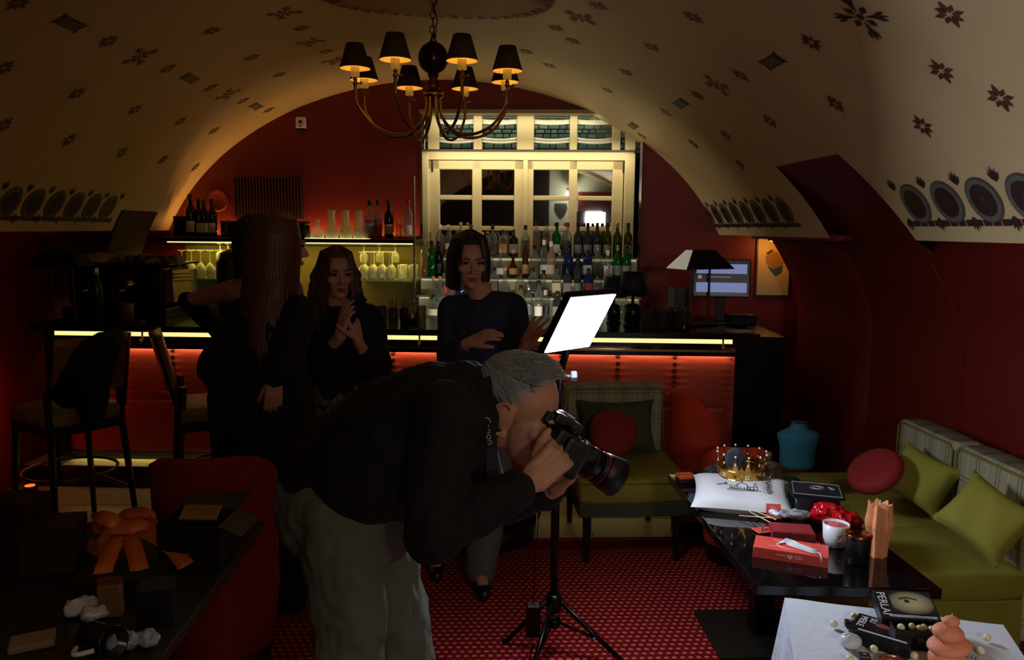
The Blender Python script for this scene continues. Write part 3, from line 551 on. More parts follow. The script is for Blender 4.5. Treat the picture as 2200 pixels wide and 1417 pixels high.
ROW = [
 [('onion', 'clear', None, None, 'amber', 925), ('spirit', 'clear', 'white', None, 'amber', 945), ('square', 'clear', 'cork', 'white', 'amber', 966), ('spirit', 'clear', 'cork', None, 'rum', 990), ('spirit', 'clear', 'wood', 'tan', 'amber', 1012), ('squat', 'clear', 'cork', 'cream', 'gold', 1036), ('spirit', 'clear', 'black', None, 'rum', 1058), ('square', 'clear', 'black', 'tan', 'amber', 1081), ('square', 'dark', 'black', 'grey', None, 1103), ('spirit', 'clear', 'black', None, 'amber', 1128), ('tall', 'clear', 'black', None, 'amber', 1152), ('tall', 'clear', 'black', 'black', 'amber', 1173), ('wine', 'green', 'black', 'white', None, 1195), ('wine', 'clear', 'purple' and 'red', 'purple', 'rum', 1218), ('wine', 'smoke', 'black', 'grey', None, 1240), ('wine', 'smoke', 'black', 'grey', None, 1261), ('wine', 'smoke', 'black', 'grey', 'water', 1281), ('wine', 'olive', 'black', 'grey', None, 1303), ('wine', 'olive', 'gold', 'black', None, 1324), ('wine', 'olive', 'black', 'grey', None, 1347)],
 [('tall', 'clear', None, None, 'amber', 912), ('wine', 'green', 'black', None, None, 928), ('wine', 'dark', 'black', 'black', None, 943), ('square', 'clear', 'red', 'black', 'rum', 960), ('square', 'clear', 'black', 'white', 'water', 985), ('spirit', 'clear', 'silver', 'white', 'water', 1008), ('bulb', 'clear', 'cork', None, 'gold', 1030), ('square', 'clear', 'black', None, 'water', 1050), ('onion', 'clear', 'cork', 'white', 'water', 1075), ('onion', 'brown', 'cork', 'tan', 'rum', 1102), ('cone', 'brown', 'black', 'tan', 'rum', 1128), ('spirit', 'clear', 'black', None, 'gold', 1148), ('tall', 'clear', 'white', 'white', 'water', 1168), ('wine', 'pink', 'white', 'cream', 'water', 1183), ('square', 'clear', 'silver', 'black', 'water', 1202), ('spirit', 'blue', 'black', None, None, 1221), ('squat', 'blue', 'black', 'blue', None, 1241), ('square', 'blue', 'black', 'white', None, 1262), ('spirit', 'clear', 'silver', None, 'water', 1283), ('square', 'clear', 'white', 'white', 'water', 1305), ('spirit', 'green', 'silver', 'grey', None, 1326), ('spirit', 'green', 'black', 'grey', None, 1345)],
 [('squat', 'clear', None, 'red', 'red', 955), ('bulb', 'clear', 'red', None, 'red', 968), ('square', 'blue', 'silver', None, 'water', 990), ('square', 'clear', 'black', 'black', 'water', 1062), ('onion', 'clear', 'cork', None, 'water', 1085), ('bulb', 'clear', 'wood', None, 'gold', 1118), ('square', 'clear', 'black', 'black', 'water', 1145), ('onion', 'clear', 'black', None, 'rum', 1168), ('square', 'clear', None, 'cream', 'amber', 1196), ('square', 'smoke', 'black', 'grey', 'water', 1220), ('tall', 'smoke', 'black', 'grey', None, 1241), ('square', 'blue', 'black', 'red', None, 1264), ('squat', 'clear', 'black', 'blue', 'water', 1284), ('spirit', 'clear', 'silver', 'white', 'water', 1306)],
 [('tall', 'clear', 'cork', None, 'water', 929), ('tall', 'clear', 'cork', None, 'water', 943), ('squat', 'clear', 'black', 'cream', 'rum', 932), ('spirit', 'clear', 'silver', 'grey', 'water', 1136), ('tall', 'clear', 'black', 'white', 'water', 1158), ('square', 'clear', 'white', 'black', 'water', 1172), ('spirit', 'clear', 'black', None, 'water', 1120), ('square', 'smoke', 'black', 'grey', 'water', 1198), ('spirit', 'clear', 'cork', 'white', 'water', 1232), ('tall', 'smoke', 'black', None, 'water', 1255), ('spirit', 'clear', 'white', 'grey', 'water', 1322), ('square', 'clear', 'black', None, 'water', 1340)]]
for r_, row in enumerate(ROW):
    row = sorted(row, key=lambda q: q[5])
    for k, (kind, g, cap, lab, liq, px) in enumerate(row):
        u, _ = BP(px, 600, TV[r_]); u = min(max(u, wl + .06), wrr - .06); v = TV[r_] + (.0 if r_ < 3 else (-.03 if k % 2 else .05))
        lb = f"{ADJ[g]} {KN[kind]}" + (f" of {liq} liquid" if liq and liq != 'water' else '') + (f", {lab} label" if lab else '') + f", {ORD[k]} along the {TN[r_]} from shelves"
        bottle(kind, g, cap, lab, liq, BW(u, v, TZ[r_]), lb, .97 if r_ == 0 else 1.0, rot=BTH + random.uniform(-.3, .3), capk='flare' if kind in ('cone',) else ('ball' if cap == 'cork' else None))
# ---- things on the long shelf
def on_shelf(px, v=1.58): return BW(BP(px, 500, v)[0], v, zS + .004)
tag(put('black_box', MB().box(-.055, .055, -.04, .04, 0, .17), M_black, loc=on_shelf(392), rot=BTH, bevel=.003), 'plain black box at the wall end of the bottle shelf', 'box')
bottle('wine', 'dark', 'black', 'cream', None, on_shelf(411), 'dark wine bottle with large cream label beside the black box', 1.18, 'shelf bottles', BTH)
for k, px in enumerate((428, 440, 457)): bottle('wine', 'dark', 'black', 'white' if k < 2 else 'cream', None, on_shelf(px, 1.62 - .06 * (k == 2)), ['dark wine bottle with white label, nearest the cream-labelled one', 'dark wine bottle between two others on the long shelf', 'dark wine bottle with cream label beside the metal tins'][k], 1.05, 'shelf bottles', BTH)
M_tin = mat('dark_tin', (70, 62, 54), .25, .9)
for k, px in enumerate((486, 508, 545, 568, 640, 655)):
    t = thing('tin_canister', f'dark metal tin with black band, {ORD[k]} along the shelf from the wine bottles', 'tin', on_shelf(px), BTH, 'metal tins'); put('body', MB().lathe([(.042, 0), (.043, .003), (.043, .1), (.04, .105)], 18), M_tin, t, smooth=True); put('lid', MB().lathe([(.044, .105), (.044, .13), (.035, .135)], 18), M_tin, t, smooth=True); put('band', MB().lathe([(.0435, .03), (.0438, .032), (.0438, .055), (.0435, .057)], 18, cap=False), PC['black'], t)
cn = thing('pillar_candle', 'thin white candle between the metal tins on the shelf', 'candle', on_shelf(525)); put('wax', MB().lathe([(.014, 0), (.015, .002), (.015, .14), (.012, .143)], 12), PC['white'], cn, smooth=True); put('wick', MB().tube([(0, 0, .143), (.001, 0, .153)], .001, 5), PC['black'], cn)
d_ = thing('decanter', 'clear onion-shaped decanter beside the three carafes', 'decanter', on_shelf(682)); put('body', MB().lathe([(.05, 0), (.058, .01), (.05, .05), (.02, .1), (.015, .12), (.015, .135), (.024, .142), (.02, .15), (.013, .15)], 18, cap=False), M_wg, d_, smooth=True)
for k, px in enumerate((713, 743, 772)):
    t = thing('carafe', ['cut glass carafe next to the round decanter', 'cut glass carafe in the middle of the three', 'cut glass carafe next to the red bottles'][k], 'carafe', on_shelf(px), 0, 'carafes'); put('body', MB().lathe([(.046, 0), (.05, .01), (.048, .07), (.028, .15), (.026, .19), (.034, .225), (.032, .225), (.024, .19), (.026, .15), (.045, .07), (.044, .012)], 18, cap=False), M_wg, t, smooth=True)
    cm = MB()
    for j in range(12): a = 2 * math.pi * j / 12; cm.tube([(.05 * math.cos(a), .05 * math.sin(a), .008), (.049 * math.cos(a + .4), .049 * math.sin(a + .4), .07)], .003, 4); cm.tube([(.05 * math.cos(a), .05 * math.sin(a), .008), (.049 * math.cos(a - .4), .049 * math.sin(a - .4), .07)], .003, 4)
    put('cut_pattern', cm, M_wg, t)
bottle('spirit', 'clear', 'black', 'grey', 'red', on_shelf(795), 'clear bottle of red liquid with grey label beside the carafes', 1.15, 'shelf bottles'); bottle('tall', 'clear', 'black', 'red', 'red', on_shelf(813), 'slim bottle of glowing red liquid with red label', 1.0, 'shelf bottles')
bottle('wine', 'dark', 'black', 'tan', None, on_shelf(836), 'dark bottle with tan label between red liquid and small jars', 1.05, 'shelf bottles')
for k, px in enumerate((856, 865)):
    t = thing('spice_jar', ['small corked jar beside the dark tan-labelled bottle', 'small corked jar beside the last shelf bottle'][k], 'jar', on_shelf(px), 0, 'small corked jars'); put('glass', MB().lathe([(.018, 0), (.019, .004), (.019, .11), (.015, .12)], 12), M_glass, t, smooth=True); put('stopper', MB().lathe([(.014, .12), (.015, .14), (.012, .145)], 10), KC['cork'], t)
bottle('tall', 'clear', 'red', 'white', None, on_shelf(877), 'clear slim bottle with white label at the window end of the shelf', 1.0, 'shelf bottles')
# vent grille, round relief and sensor on the red wall
u0, z0 = BP(505, 470, VBK); u1, z1 = BP(650, 381, VBK)
gr = thing('vent_grille', 'dark metal ventilation grille with red frame on the back wall', 'grille', BO, BTH); put('frame', MB().box(u0 - .02, u1 + .02, VBK - .006, VBK, z0 - .02, z1 + .015), M_red, gr); put('backing', MB().box(u0, u1, VBK - .012, VBK - .005, z0, z1), mat('grille_back', (16, 8, 8), .8), gr)
sl = MB().box(-.004, .004, -.022, -.012, 0, z1 - z0).mesh('slat'); sl.materials.append(mat('grille_slat', (120, 70, 60), .35, .7))
for k in range(22): put('slat', sl, None, gr, loc=(u0 + .012 + (u1 - u0 - .024) * k / 21, VBK, z0))
cr = MB().box(0, u1 - u0, -.013, -.010, -.0015, .0015).mesh('cross_wire'); cr.materials.append(MATS['grille_slat'])
for k in range(12): put('cross_wire', cr, None, gr, loc=(u0, VBK, z0 + (z1 - z0) * (k + .5) / 24))
u0, z0 = BP(468, 430, VBK); tag(put('round_relief', MB().lathe([(.09, 0), (.095, .008), (.08, .012), (.075, .006), (0.0, .006)], 28, cap=False, mtx=Matrix.Rotation(R(90), 4, 'X')), M_red, loc=BW(u0, VBK, z0), rot=BTH, smooth=True), 'round red relief disc on the back wall behind wine bottles', 'relief')
u0, z0 = BP(648, 264, VBK); t = thing('wall_sensor', 'small white alarm sensor box high on the red back wall', 'sensor', BW(u0, VBK, z0), BTH); put('housing', MB().box(-.042, .042, -.035, 0, -.045, .045), PC['white'], t, bevel=.008); put('eye', MB().ell((0, -.036, .005), (.016, .006, .016)), PC['black'], t); put('base', MB().box(-.03, .03, -.03, 0, -.07, -.045), PC['black'], t, bevel=.004); put('eye_ring', MB().ell((0, -.036, -.03), (.011, .005, .011)), PC['grey'], t)
# picture in the alcove
pu_, pz_ = BP(1660, 570, VBK); t = thing('framed_picture', 'framed picture of a tan and blue boat shape in the lit alcove', 'picture', BW(pu_, VBK - .003, pz_), BTH); put('frame', MB().box(-.145, .145, -.02, 0, -.26, .235), mat('pic_frame', (60, 40, 22), .4), t, bevel=.003); put('paper', MB().box(-.13, .13, -.0215, -.02, -.245, .22), mat('pic_paper', (196, 180, 140), .5), t)
for nm, poly, rgb in (('tan_shape', [(-.07, .08), (.02, .12), (.09, .02), (.0, -.03), (-.06, .02)], (150, 110, 60)), ('blue_shape', [(-.06, .01), (.0, -.03), (.08, .01), (.07, -.06), (.02, -.09), (-.02, -.05)], (50, 90, 116)), ('brown_stroke', [(-.07, .1), (-.02, .135), (.0, .12), (-.05, .09)], (60, 44, 34))): put(nm, MB().add([(x, -.0222, z) for x, z in poly], [tuple(range(len(poly)))]), mat('pic_' + nm, rgb, .6), t)
al = thing('alcove_spotlight', 'orange ceiling spotlight inside the alcove beside the picture', 'lamp', (2.36, 6.3, 1.69)); put('can', MB().lathe([(.04, -.05), (.045, -.045), (.045, 0), (.04, .0)], 16), M_dkmetal, al, smooth=True); put('bulb', MB().ell((0, 0, -.05), (.03, .03, .01)), emitter('alcove_bulb', (255, 170, 70), 3), al)
la = bpy.data.lights.new('alcove_lamp', 'POINT'); la.energy = 1.8; la.color = sr(255, 160, 60); la.shadow_soft_size = .04; o = bpy.data.objects.new('alcove_lamp', la); COL.objects.link(o); o.parent = al; o.location = (.0, .0, -.1)
# ================================================================== chandelier
M_abrass = mat('aged_brass', (150, 108, 56), .3, 1.0, var=.25, scale=30); M_shade = mat('shade_brown', (70, 46, 24), .8, var=.15); M_shade_in = mat('shade_lining', (230, 196, 112), .6); M_wood = mat('dark_ball', (64, 32, 18), .25, .6, var=.2)
ch = thing('chandelier', 'brass chandelier with eight dark shades and a ball hub', 'chandelier', (CHX, CHY, 0))
zc = vp(CHY, tc).z
zb = PY(937, 125, CHY).z
put('ceiling_cup', MB().lathe([(.065, 0), (.06, -.03), (.03, -.055), (.01, -.06)], 18, (0, 0, zc + .003)), M_abrass, ch, smooth=True); put('canopy_ring', MB().lathe([(.075, 0), (.08, -.005), (.075, -.012)], 20, (0, 0, zc)), M_abrass, ch, smooth=True)
def link(z, rot):
    pts = [(.016 * math.cos(a) * math.cos(rot), .016 * math.cos(a) * math.sin(rot), z + .024 * math.sin(a)) for a in [2 * math.pi * k / 12 for k in range(13)]]; return MB().tube(pts, .004, 6)
zz = zc - .075; k = 0
while zz > zb + .11: put('chain_link', link(zz, k * math.pi / 2), M_abrass, ch, smooth=True); zz -= .037; k += 1
put('cable', MB().tube([(.012 + .01 * math.sin(i * 1.3), .01 * math.cos(i), zc - .05 - (zc - zb - .15) * i / 10) for i in range(11)], .0035, 6), M_dkmetal, ch, smooth=True)
put('ball', MB().ell((0, 0, zb), (.077, .077, .08), 24, 16), M_wood, ch, smooth=True)
put('finial', MB().lathe([(.012, .075), (.02, .08), (.012, .1), (.006, .115), (.004, .125)], 14, (0, 0, zb)), M_abrass, ch, smooth=True)
put('hub', MB().lathe([(.03, -.08), (.02, -.1), (.03, -.115), (.026, -.13), (.035, -.14), (.022, -.155), (.05, -.165), (.05, -.19), (.03, -.2), (.012, -.21), (.015, -.225), (.004, -.24)], 18, (0, 0, zb)), M_abrass, ch, smooth=True)
zh = zb - .18; zbot = PY(937, 292, CHY).z; RA = .40
zsh = zb - .02                                             # shade height
zlow = PY(937, 180, CHY).z
for k in range(8):
    a = R(22.5 + 45 * k); c, s = math.cos(a), math.sin(a); pts = []
    cp_ = [(.03, zh + .02), (.035, zh), (.05, zh - (zh - zbot) * .55), (.13, zbot + .012), (.23, zbot + .004), (.325, zbot + .045), (.385, zbot + .12), (RA, zlow - .10), (RA, zlow - .03), (RA, zlow)]
    for i in range(1, len(cp_) - 2):
        for q in range(6):
            u_ = q / 6; w4 = (-.5 * u_ + u_ ** 2 - .5 * u_ ** 3, 1 - 2.5 * u_ ** 2 + 1.5 * u_ ** 3, .5 * u_ + 2 * u_ ** 2 - 1.5 * u_ ** 3, -.5 * u_ ** 2 + .5 * u_ ** 3); r = sum(w4[j] * cp_[i - 1 + j][0] for j in range(4)); z = sum(w4[j] * cp_[i - 1 + j][1] for j in range(4)); pts.append((r * c, r * s, z))
    pts.append((RA * c, RA * s, zlow - .03))
    put('arm', MB().tube(pts, .0075, 8), M_abrass, ch, smooth=True); x, y = RA * c, RA * s; z0 = zlow
    put('valve', MB().lathe([(.006, -.04), (.012, -.034), (.012, -.026), (.007, -.02), (.011, -.012), (.006, -.004), (.006, .0)], 10, (x, y, z0)).tube([(x, y, z0 - .03), (x + .025, y - .01, z0 - .03)], .003, 6).ell((x + .028, y - .01, z0 - .03), .007, 8, 6), M_abrass, ch, smooth=True)
    put('candle_cup', MB().lathe([(.018, 0), (.0215, .002), (.0215, .045), (.018, .047)], 14, (x, y, z0)), mat('cup_gold_glow', (206, 160, 66), .4, .4, emit=.16, ergb=(255, 196, 80)), ch, smooth=True)  # faint emission puts the bulb's glow into the cup material
    sd = put('shade', MB().lathe([(.074, .04), (.04, .155)], 24, (x, y, z0), cap=False), M_shade, ch, smooth=True, solid=.002); put('lining', MB().lathe([(.072, .041), (.039, .154)], 24, (x, y, z0), cap=False), M_shade_in, sd, smooth=True); put('shade_rim', MB().tube([(x + .074 * math.cos(b), y + .074 * math.sin(b), z0 + .04) for b in [2 * math.pi * i / 20 for i in range(21)]], .0018, 5), M_shade_in, sd)
    put('bulb', MB().ell((x, y, z0 + .085), (.017, .017, .028), 12, 8), emitter('bulb_warm', (255, 190, 80), 2.5), ch, smooth=True)
    la = bpy.data.lights.new('bulb_light', 'POINT'); la.energy = 1.4; la.color = sr(255, 206, 122); la.shadow_soft_size = .015; o = bpy.data.objects.new('bulb_light', la); COL.objects.link(o); o.parent = ch; o.location = (x, y, z0 + .07)
# ================================================================== seating
M_plaid = plaid_mat('plaid', (150, 146, 118), (52, 46, 38), (196, 184, 128)); M_green = mat('olive_velvet', (132, 128, 40), .8, var=.12, scale=9, bump=.08, bscale=200); M_greendk = mat('dark_green_velvet', (62, 66, 44), .85, var=.12)
M_redv = mat('red_velvet', (128, 18, 16), .8, var=.18, scale=14, bump=.1, bscale=160); M_orv = mat('orange_velvet', (198, 58, 18), .8, var=.15, scale=12, bump=.1, bscale=160); M_legw = mat('dark_wood_leg', (26, 18, 14), .4, var=.2)
def rbox(x0, x1, y0, y1, z0, z1, puff=0.0, n=7):
    """upholstered block with gently crowned faces"""
    m = MB(); bm = bmesh.new(); bmesh.ops.create_cube(bm, size=2); bmesh.ops.subdivide_edges(bm, edges=bm.edges, cuts=n, use_grid_fill=True)
    vs = []
    for v in bm.verts:
        x, y, z = v.co; k = [max(0, 1 - a * a) for a in (x, y, z)]
        fx = puff * k[1] * k[2] * (1 if abs(x) > .99 else 0); fy = puff * k[0] * k[2] * (1 if abs(y) > .99 else 0); fz = puff * k[0] * k[1] * (1 if abs(z) > .99 else 0)
        vs.append(((x0 + x1) / 2 + x * (x1 - x0) / 2 + math.copysign(fx, x), (y0 + y1) / 2 + y * (y1 - y0) / 2 + math.copysign(fy, y), (z0 + z1) / 2 + z * (z1 - z0) / 2 + math.copysign(fz, z)))
    bm.verts.index_update(); m.add(vs, [tuple(v.index for v in f.verts) for f in bm.faces]); bm.free(); return m
def cushion(w, h, t, n=18, pinch=.12):
    m = MB()
    for s in (-1, 1):
        def fn(i, j):
            x, y = i * 2 - 1, j * 2 - 1; e = (max(0, 1 - x ** 4) * max(0, 1 - y ** 4)) ** .55; sh = 1 - pinch * (1 - max(abs(x), abs(y)) ** 2) * 0 ; ex = 1 - pinch * (1 - abs(x) ** 2) * abs(y) ** 4; ey = 1 - pinch * (1 - abs(y) ** 2) * abs(x) ** 4
            wv = .006 * math.sin(7 * x + 3 * y) * e; return (x * w / 2 * ey, s * (t / 2 * e + wv * .5), y * h / 2 * ex)
        g = MB().grid(fn, n, n)
        if s < 0: m.add(g.v, g.f)
        else: m.add(g.v, [q[::-1] for q in g.f])
    return m
def round_cushion(r, t):
    m = MB(); pr = []
    for k in range(13): a = -math.pi / 2 + math.pi * k / 12; pr.append((max(.001, r * (.72 + .28 * max(0, math.cos(a))) if abs(a) < 1.2 else r * .72 * (1.571 - abs(a)) / .37), t / 2 * math.sin(a)))
    vs = []; n = 40
    m.lathe(pr, n, mtx=Matrix.Rotation(R(90), 4, 'X'))
    m.v = [(x * (1 + .012 * math.sin(math.atan2(z, x) * 20) * (abs(y) < t * .35)), y, z) for x, y, z in m.v]; return m
def sofa(name, label, loc, rot, w, d, seat=.42, back=.84, units=1, legs=.17, bt=.13):
    t = thing(name, label, 'sofa', loc, rot)
    put('seat_frame', MB().box(-w / 2, w / 2, -d, 0, legs, seat - .12), M_greendk if legs > .1 else M_green, t, bevel=.01); put('seat_cushion', rbox(-w / 2, w / 2, -d, 0, seat - .13, seat, .012), M_green, t, bevel=.02, smooth=True)
    put('backrest', rbox(-w / 2, w / 2, -.02, bt, legs + .1, back, .008), M_plaid, t, bevel=.025, smooth=True)
    pts = [(-w / 2 + .012, -.028, legs + .2), (-w / 2 + .012, -.028, back - .03), (-w / 2 + .035, -.028, back - .01), (w / 2 - .035, -.028, back - .01), (w / 2 - .012, -.028, back - .03), (w / 2 - .012, -.028, legs + .2)]
    put('piping', MB().tube(pts, .005, 6), mat('piping_olive', (120, 108, 40), .7), t, smooth=True); put('seat_piping', MB().tube([(-w / 2 - .004, -d - .004, seat - .02), (w / 2 + .004, -d - .004, seat - .02)], .006, 6), MATS['piping_olive'], t, smooth=True)
    for x in (-w / 2 + .05, w / 2 - .05):
        for y in (-d + .05, bt - .05): put('leg', MB().lathe([(.016, 0), (.024, legs)], 8, (x, y, 0)), M_legw, t)
    return t
# two-seat bench before the bar
pL, pR = PY(1214, 828, 4.42), PY(1428, 830, 4.42)
sofa('bench_sofa', 'small armless plaid-backed bench with olive seat in front of the red bar', ((pL.x + pR.x) / 2, 4.42, 0), R(2), pR.x - pL.x, .56, seat=.46, back=pL.z, legs=.26)
c = put('square_cushion', cushion(.44, .3, .12), M_greendk, loc=PY(1325, 915, 4.27), rot=(R(-20), 0, R(2)), smooth=True); tag(c, 'dark green cushion leaning on the bench behind the red one', 'cushion')
c = put('round_cushion', round_cushion(.132, .1), M_redv, loc=PY(1317, 930, 4.12), rot=(R(-24), R(8), 0), smooth=True); tag(c, 'round red velvet cushion on the bench before the bar', 'cushion')
# long sofa on the right: three plaid modules
for k, (yc, lb) in enumerate(((3.565, 'plaid-backed olive sofa module, far end beside the curved red rib'), (3.08, 'plaid-backed olive sofa module nearest the white table'))):
    sofa('sofa_module', lb, (2.13, yc, 0), R(-90), .475, .62, seat=.42, back=.79 if k == 0 else .79, legs=.02, bt=.12)
ext = put('bench_end', rbox(1.51, 2.13, 3.815, 4.1, .1, .42, .008), M_green, bevel=.015, smooth=True); tag(ext, 'olive upholstered bench end against the red wall', 'bench')
cg = [('square_cushion', cushion(.29, .25, .11), M_green, PX(1978, 1028, 2.0), (R(-30), R(14), R(-62)), 'olive cushion propped behind the red round one on the sofa'), ('square_cushion', cushion(.29, .26, .12), M_green, PX(2118, 1112, 1.95), (R(-36), R(24), R(-58)), 'large olive cushion leaning on the nearest sofa module'), ('round_cushion', round_cushion(.128, .075), M_redv, PX(1880, 1012, 1.8), (R(-62), R(-30), R(-30)), 'round red velvet cushion on the long olive sofa')]
for nm, me, m_, loc, rot, lb in cg: tag(put(nm, me, m_, loc=loc, rot=rot, smooth=True), lb, 'cushion')
# tub armchairs
def tub(label, loc, rot, m_, s=1.0, h=.78, seat=.42, r=.33):
    t = thing('tub_armchair', label, 'armchair', loc, rot); t.scale = (s, s, s); mb = MB()
    def fn(i, j):                                              # shell: outer wall up, over the rim, inner wall down
        a = math.pi * (-.14 + 1.28 * i); top = h - .2 * (abs(i - .5) * 2) ** 3; th = .07
        prof = [(r * .86, .1), (r * .98, seat * .7), (r, top - .05), (r * 1.01, top - .012), (r - th * .35, top), (r - th * .9, top - .014), (r - th, top - .06), (r - th * 1.1, seat)]
        k = j * (len(prof) - 1); q = min(int(k), len(prof) - 2); f = k - q; rr = prof[q][0] * (1 - f) + prof[q + 1][0] * f; z = prof[q][1] * (1 - f) + prof[q + 1][1] * f
        return (rr * math.cos(a), rr * math.sin(a), z)
    g = mb.grid(fn, 33, 22)
    for e in (0, 32): g.f.append(tuple(j * 33 + e for j in range(22))[:: (1 if e else -1)])
    put('shell', mb, m_, t, smooth=True)
    put('seat_cushion', MB().lathe([(r * .6, .14), (r * .78, .16), (r * .8, seat - .06), (r * .78, seat - .01), (r * .6, seat + .012), (.001, seat + .018)], 28, (0, -.02, 0)), m_, t, smooth=True)
    put('plinth', MB().lathe([(r * .8, 0), (r * .82, .1)], 24), M_legw, t, smooth=True); return t
pc_ = PZ(1160, 1208, 0)
tub('wide red velvet tub chair standing behind the light stand', (.0, 4.32, 0), R(8), M_redv, 1.0, h=.74, r=.4)
tub('high orange tub chair between the plaid bench and the black table', (PY(1508, 850, 4.2).x + .01, 4.33, 0), R(105), M_orv, 1.0, h=PY(1465, 848, 4.15).z, r=.15)
tub('orange chair whose back shows above the crown on the table', (PY(1582, 965, 3.95).x, 3.95, 0), R(175), M_orv, 1.0, h=PY(1560, 964, 3.78).z, r=.17, seat=.34)
tub('very dark red armchair behind the cluttered dark table', (PY(452, 1000, 2.95).x, 3.0, 0), R(185), M_redv, 1.0, h=PY(455, 990, 2.76).z, r=.23)
# bar stools
def stool(label, loc, rot, coat=False):
    t = thing('bar_stool', label, 'stool', loc, rot); w, d, sz = .42, .42, .74
    put('seat', rbox(-w / 2, w / 2, -d / 2, d / 2, sz - .08, sz + .0, .018), mat('tan_leather', (150, 128, 70), .45, var=.15), t, bevel=.02, smooth=True); put('seat_frame', MB().box(-w / 2, w / 2, -d / 2, d / 2, sz - .13, sz - .07), M_legw, t, bevel=.006)
    def back(i, j): x = (i - .5) * w * .96; return (x, d / 2 + .02 + .07 * j + .03 * (1 - (2 * i - 1) ** 2), sz + .1 + .3 * j)
    put('backrest', MB().grid(back, 12, 8), mat('back_leather', (140, 84, 40), .4, var=.15), t, smooth=True, solid=.035)
    for s in (-1, 1):
        put('leg', MB().tube([(s * (w / 2 - .02), -d / 2 + .02, sz - .08), (s * (w / 2 + .01), -d / 2 - .02, 0)], [.022, .016], 4), M_legw, t); put('leg', MB().tube([(s * (w / 2 - .02), d / 2 - .02, sz + .12), (s * (w / 2 - .02), d / 2, sz - .1), (s * (w / 2 + .01), d / 2 + .05, 0)], [.02, .022, .016], 4), M_legw, t)
        put('back_post', MB().tube([(s * (w / 2 - .01), d / 2, sz - .02), (s * (w / 2 - .01), d / 2 + .1, sz + .4)], [.018, .014], 4), M_legw, t); put('stretcher', MB().tube([(s * w / 2, -d / 2, .25), (s * w / 2, d / 2 + .03, .25)], .012, 6), M_legw, t)
    put('foot_ring', MB().tube([((w / 2 + .03) * math.cos(a), -.02 + (d / 2 + .03) * math.sin(a), .36) for a in [2 * math.pi * k / 28 for k in range(29)]], .009, 6), mat('ring_metal', (90, 84, 70), .3, .9), t, smooth=True)
    return t
sp = PZ(150, 1105, 0)
stool('dark wooden bar stool with a black coat over its tan leather back', (PZ(140, 868, .74).x, 4.4, 0), R(-128))
stool('tan leather bar stool half hidden behind the long-haired woman', (PZ(462, 862, .74).x, 4.5, 0), R(112))
# coat hung over the first stool
cm = MB(); rs = random.Random(5)
cp = [PY(255, 715, 4.42), PY(215, 760, 4.38), PY(170, 810, 4.34), PY(150, 860, 4.3)]
cm.chain([PY(250, 722, 4.22), PY(225, 745, 4.14), PY(190, 790, 4.12), PY(150, 842, 4.14)], [.045, .08, .1, .085]); cm.chain([PY(215, 760, 4.1), PY(195, 830, 4.08), PY(200, 900, 4.1)], [.075, .09, .06]); cm.chain([PY(200, 750, 4.15), PY(160, 800, 4.2), PY(132, 835, 4.25)], [.07, .075, .05])
tag(put('black_coat', remesh(cm, .012, 3, 'black_coat', .012, 16), mat('black_cloth', (10, 10, 11), .9, var=.2)), 'black coat draped over the bar stool near the wall', 'coat')
# ================================================================== black table
TZB = .60
a_, b_, c_ = PZ(1436, 1018, TZB), PZ(1624, 1256, TZB), PZ(2025, 1265, TZB)
tbl = thing('pedestal_table', 'glossy black rectangular pedestal table laden with crown, cushion and candles', 'table', (0, 0, 0))
d_ = c_ + (a_ - b_); M_gloss = mat('gloss_black', (9, 9, 11), .05, var=0, spec=.7)
put('tabletop', MB().prism([(b_.x, b_.y), (c_.x, c_.y), (d_.x, d_.y), (a_.x, a_.y)], TZB - .035, TZB), M_gloss, tbl, bevel=.003)
cx_, cy_ = 1.2, 3.07; px_ = PZ(1610, 1390, .0)
put('base_plate', MB().cbox((1.2, 3.14, .012), (.46, .40, .024)), mat('base_metal', (34, 30, 24), .5, .4), tbl, bevel=.004); put('column', MB().cbox((1.2, 3.14, .3), (.085, .085, .56)), mat('column_metal', (16, 16, 18), .4, .5), tbl, bevel=.004); put('top_plate', MB().cbox((1.2, 3.1, TZB - .041), (.3, .4, .01)), M_dkmetal, tbl)
# ================================================================== white cloth table
WZ = .70
e_, f_ = PZ(1686, 1283, WZ), PZ(2155, 1342, WZ)
wt = thing('side_table', 'small table under a white cloth', 'table', (0, 0, 0)); dx = (f_ - e_); L_ = dx.length; dx.normalize(); dy = Vector((dx.y, -dx.x, 0)); WD = .75
P4 = lambda s, q, z: e_ * 1 + dx * s + dy * q + Vector((0, 0, z - WZ))
put('tabletop', MB().prism([tuple(P4(.02, .02, 0))[:2], tuple(P4(.02, WD - .02, 0))[:2], tuple(P4(L_ - .02, WD - .02, 0))[:2], tuple(P4(L_ - .02, .02, 0))[:2]], WZ - .03, WZ - .004), M_legw, wt)
for s, q in ((.05, .05), (L_ - .05, .05), (.05, WD - .05), (L_ - .05, WD - .05)): p = P4(s, q, 0); put('leg', MB().box(p.x - .02, p.x + .02, p.y - .02, p.y + .02, 0, WZ - .03), M_legw, wt)
M_cloth = mat('white_cloth', (206, 212, 224), .85, var=.04, scale=20, bump=.25, bscale=50)
m = MB(); m.grid(lambda i, j: P4(L_ * i, WD * j, WZ + .001 * math.sin(20 * i + 11 * j)), 16, 16)
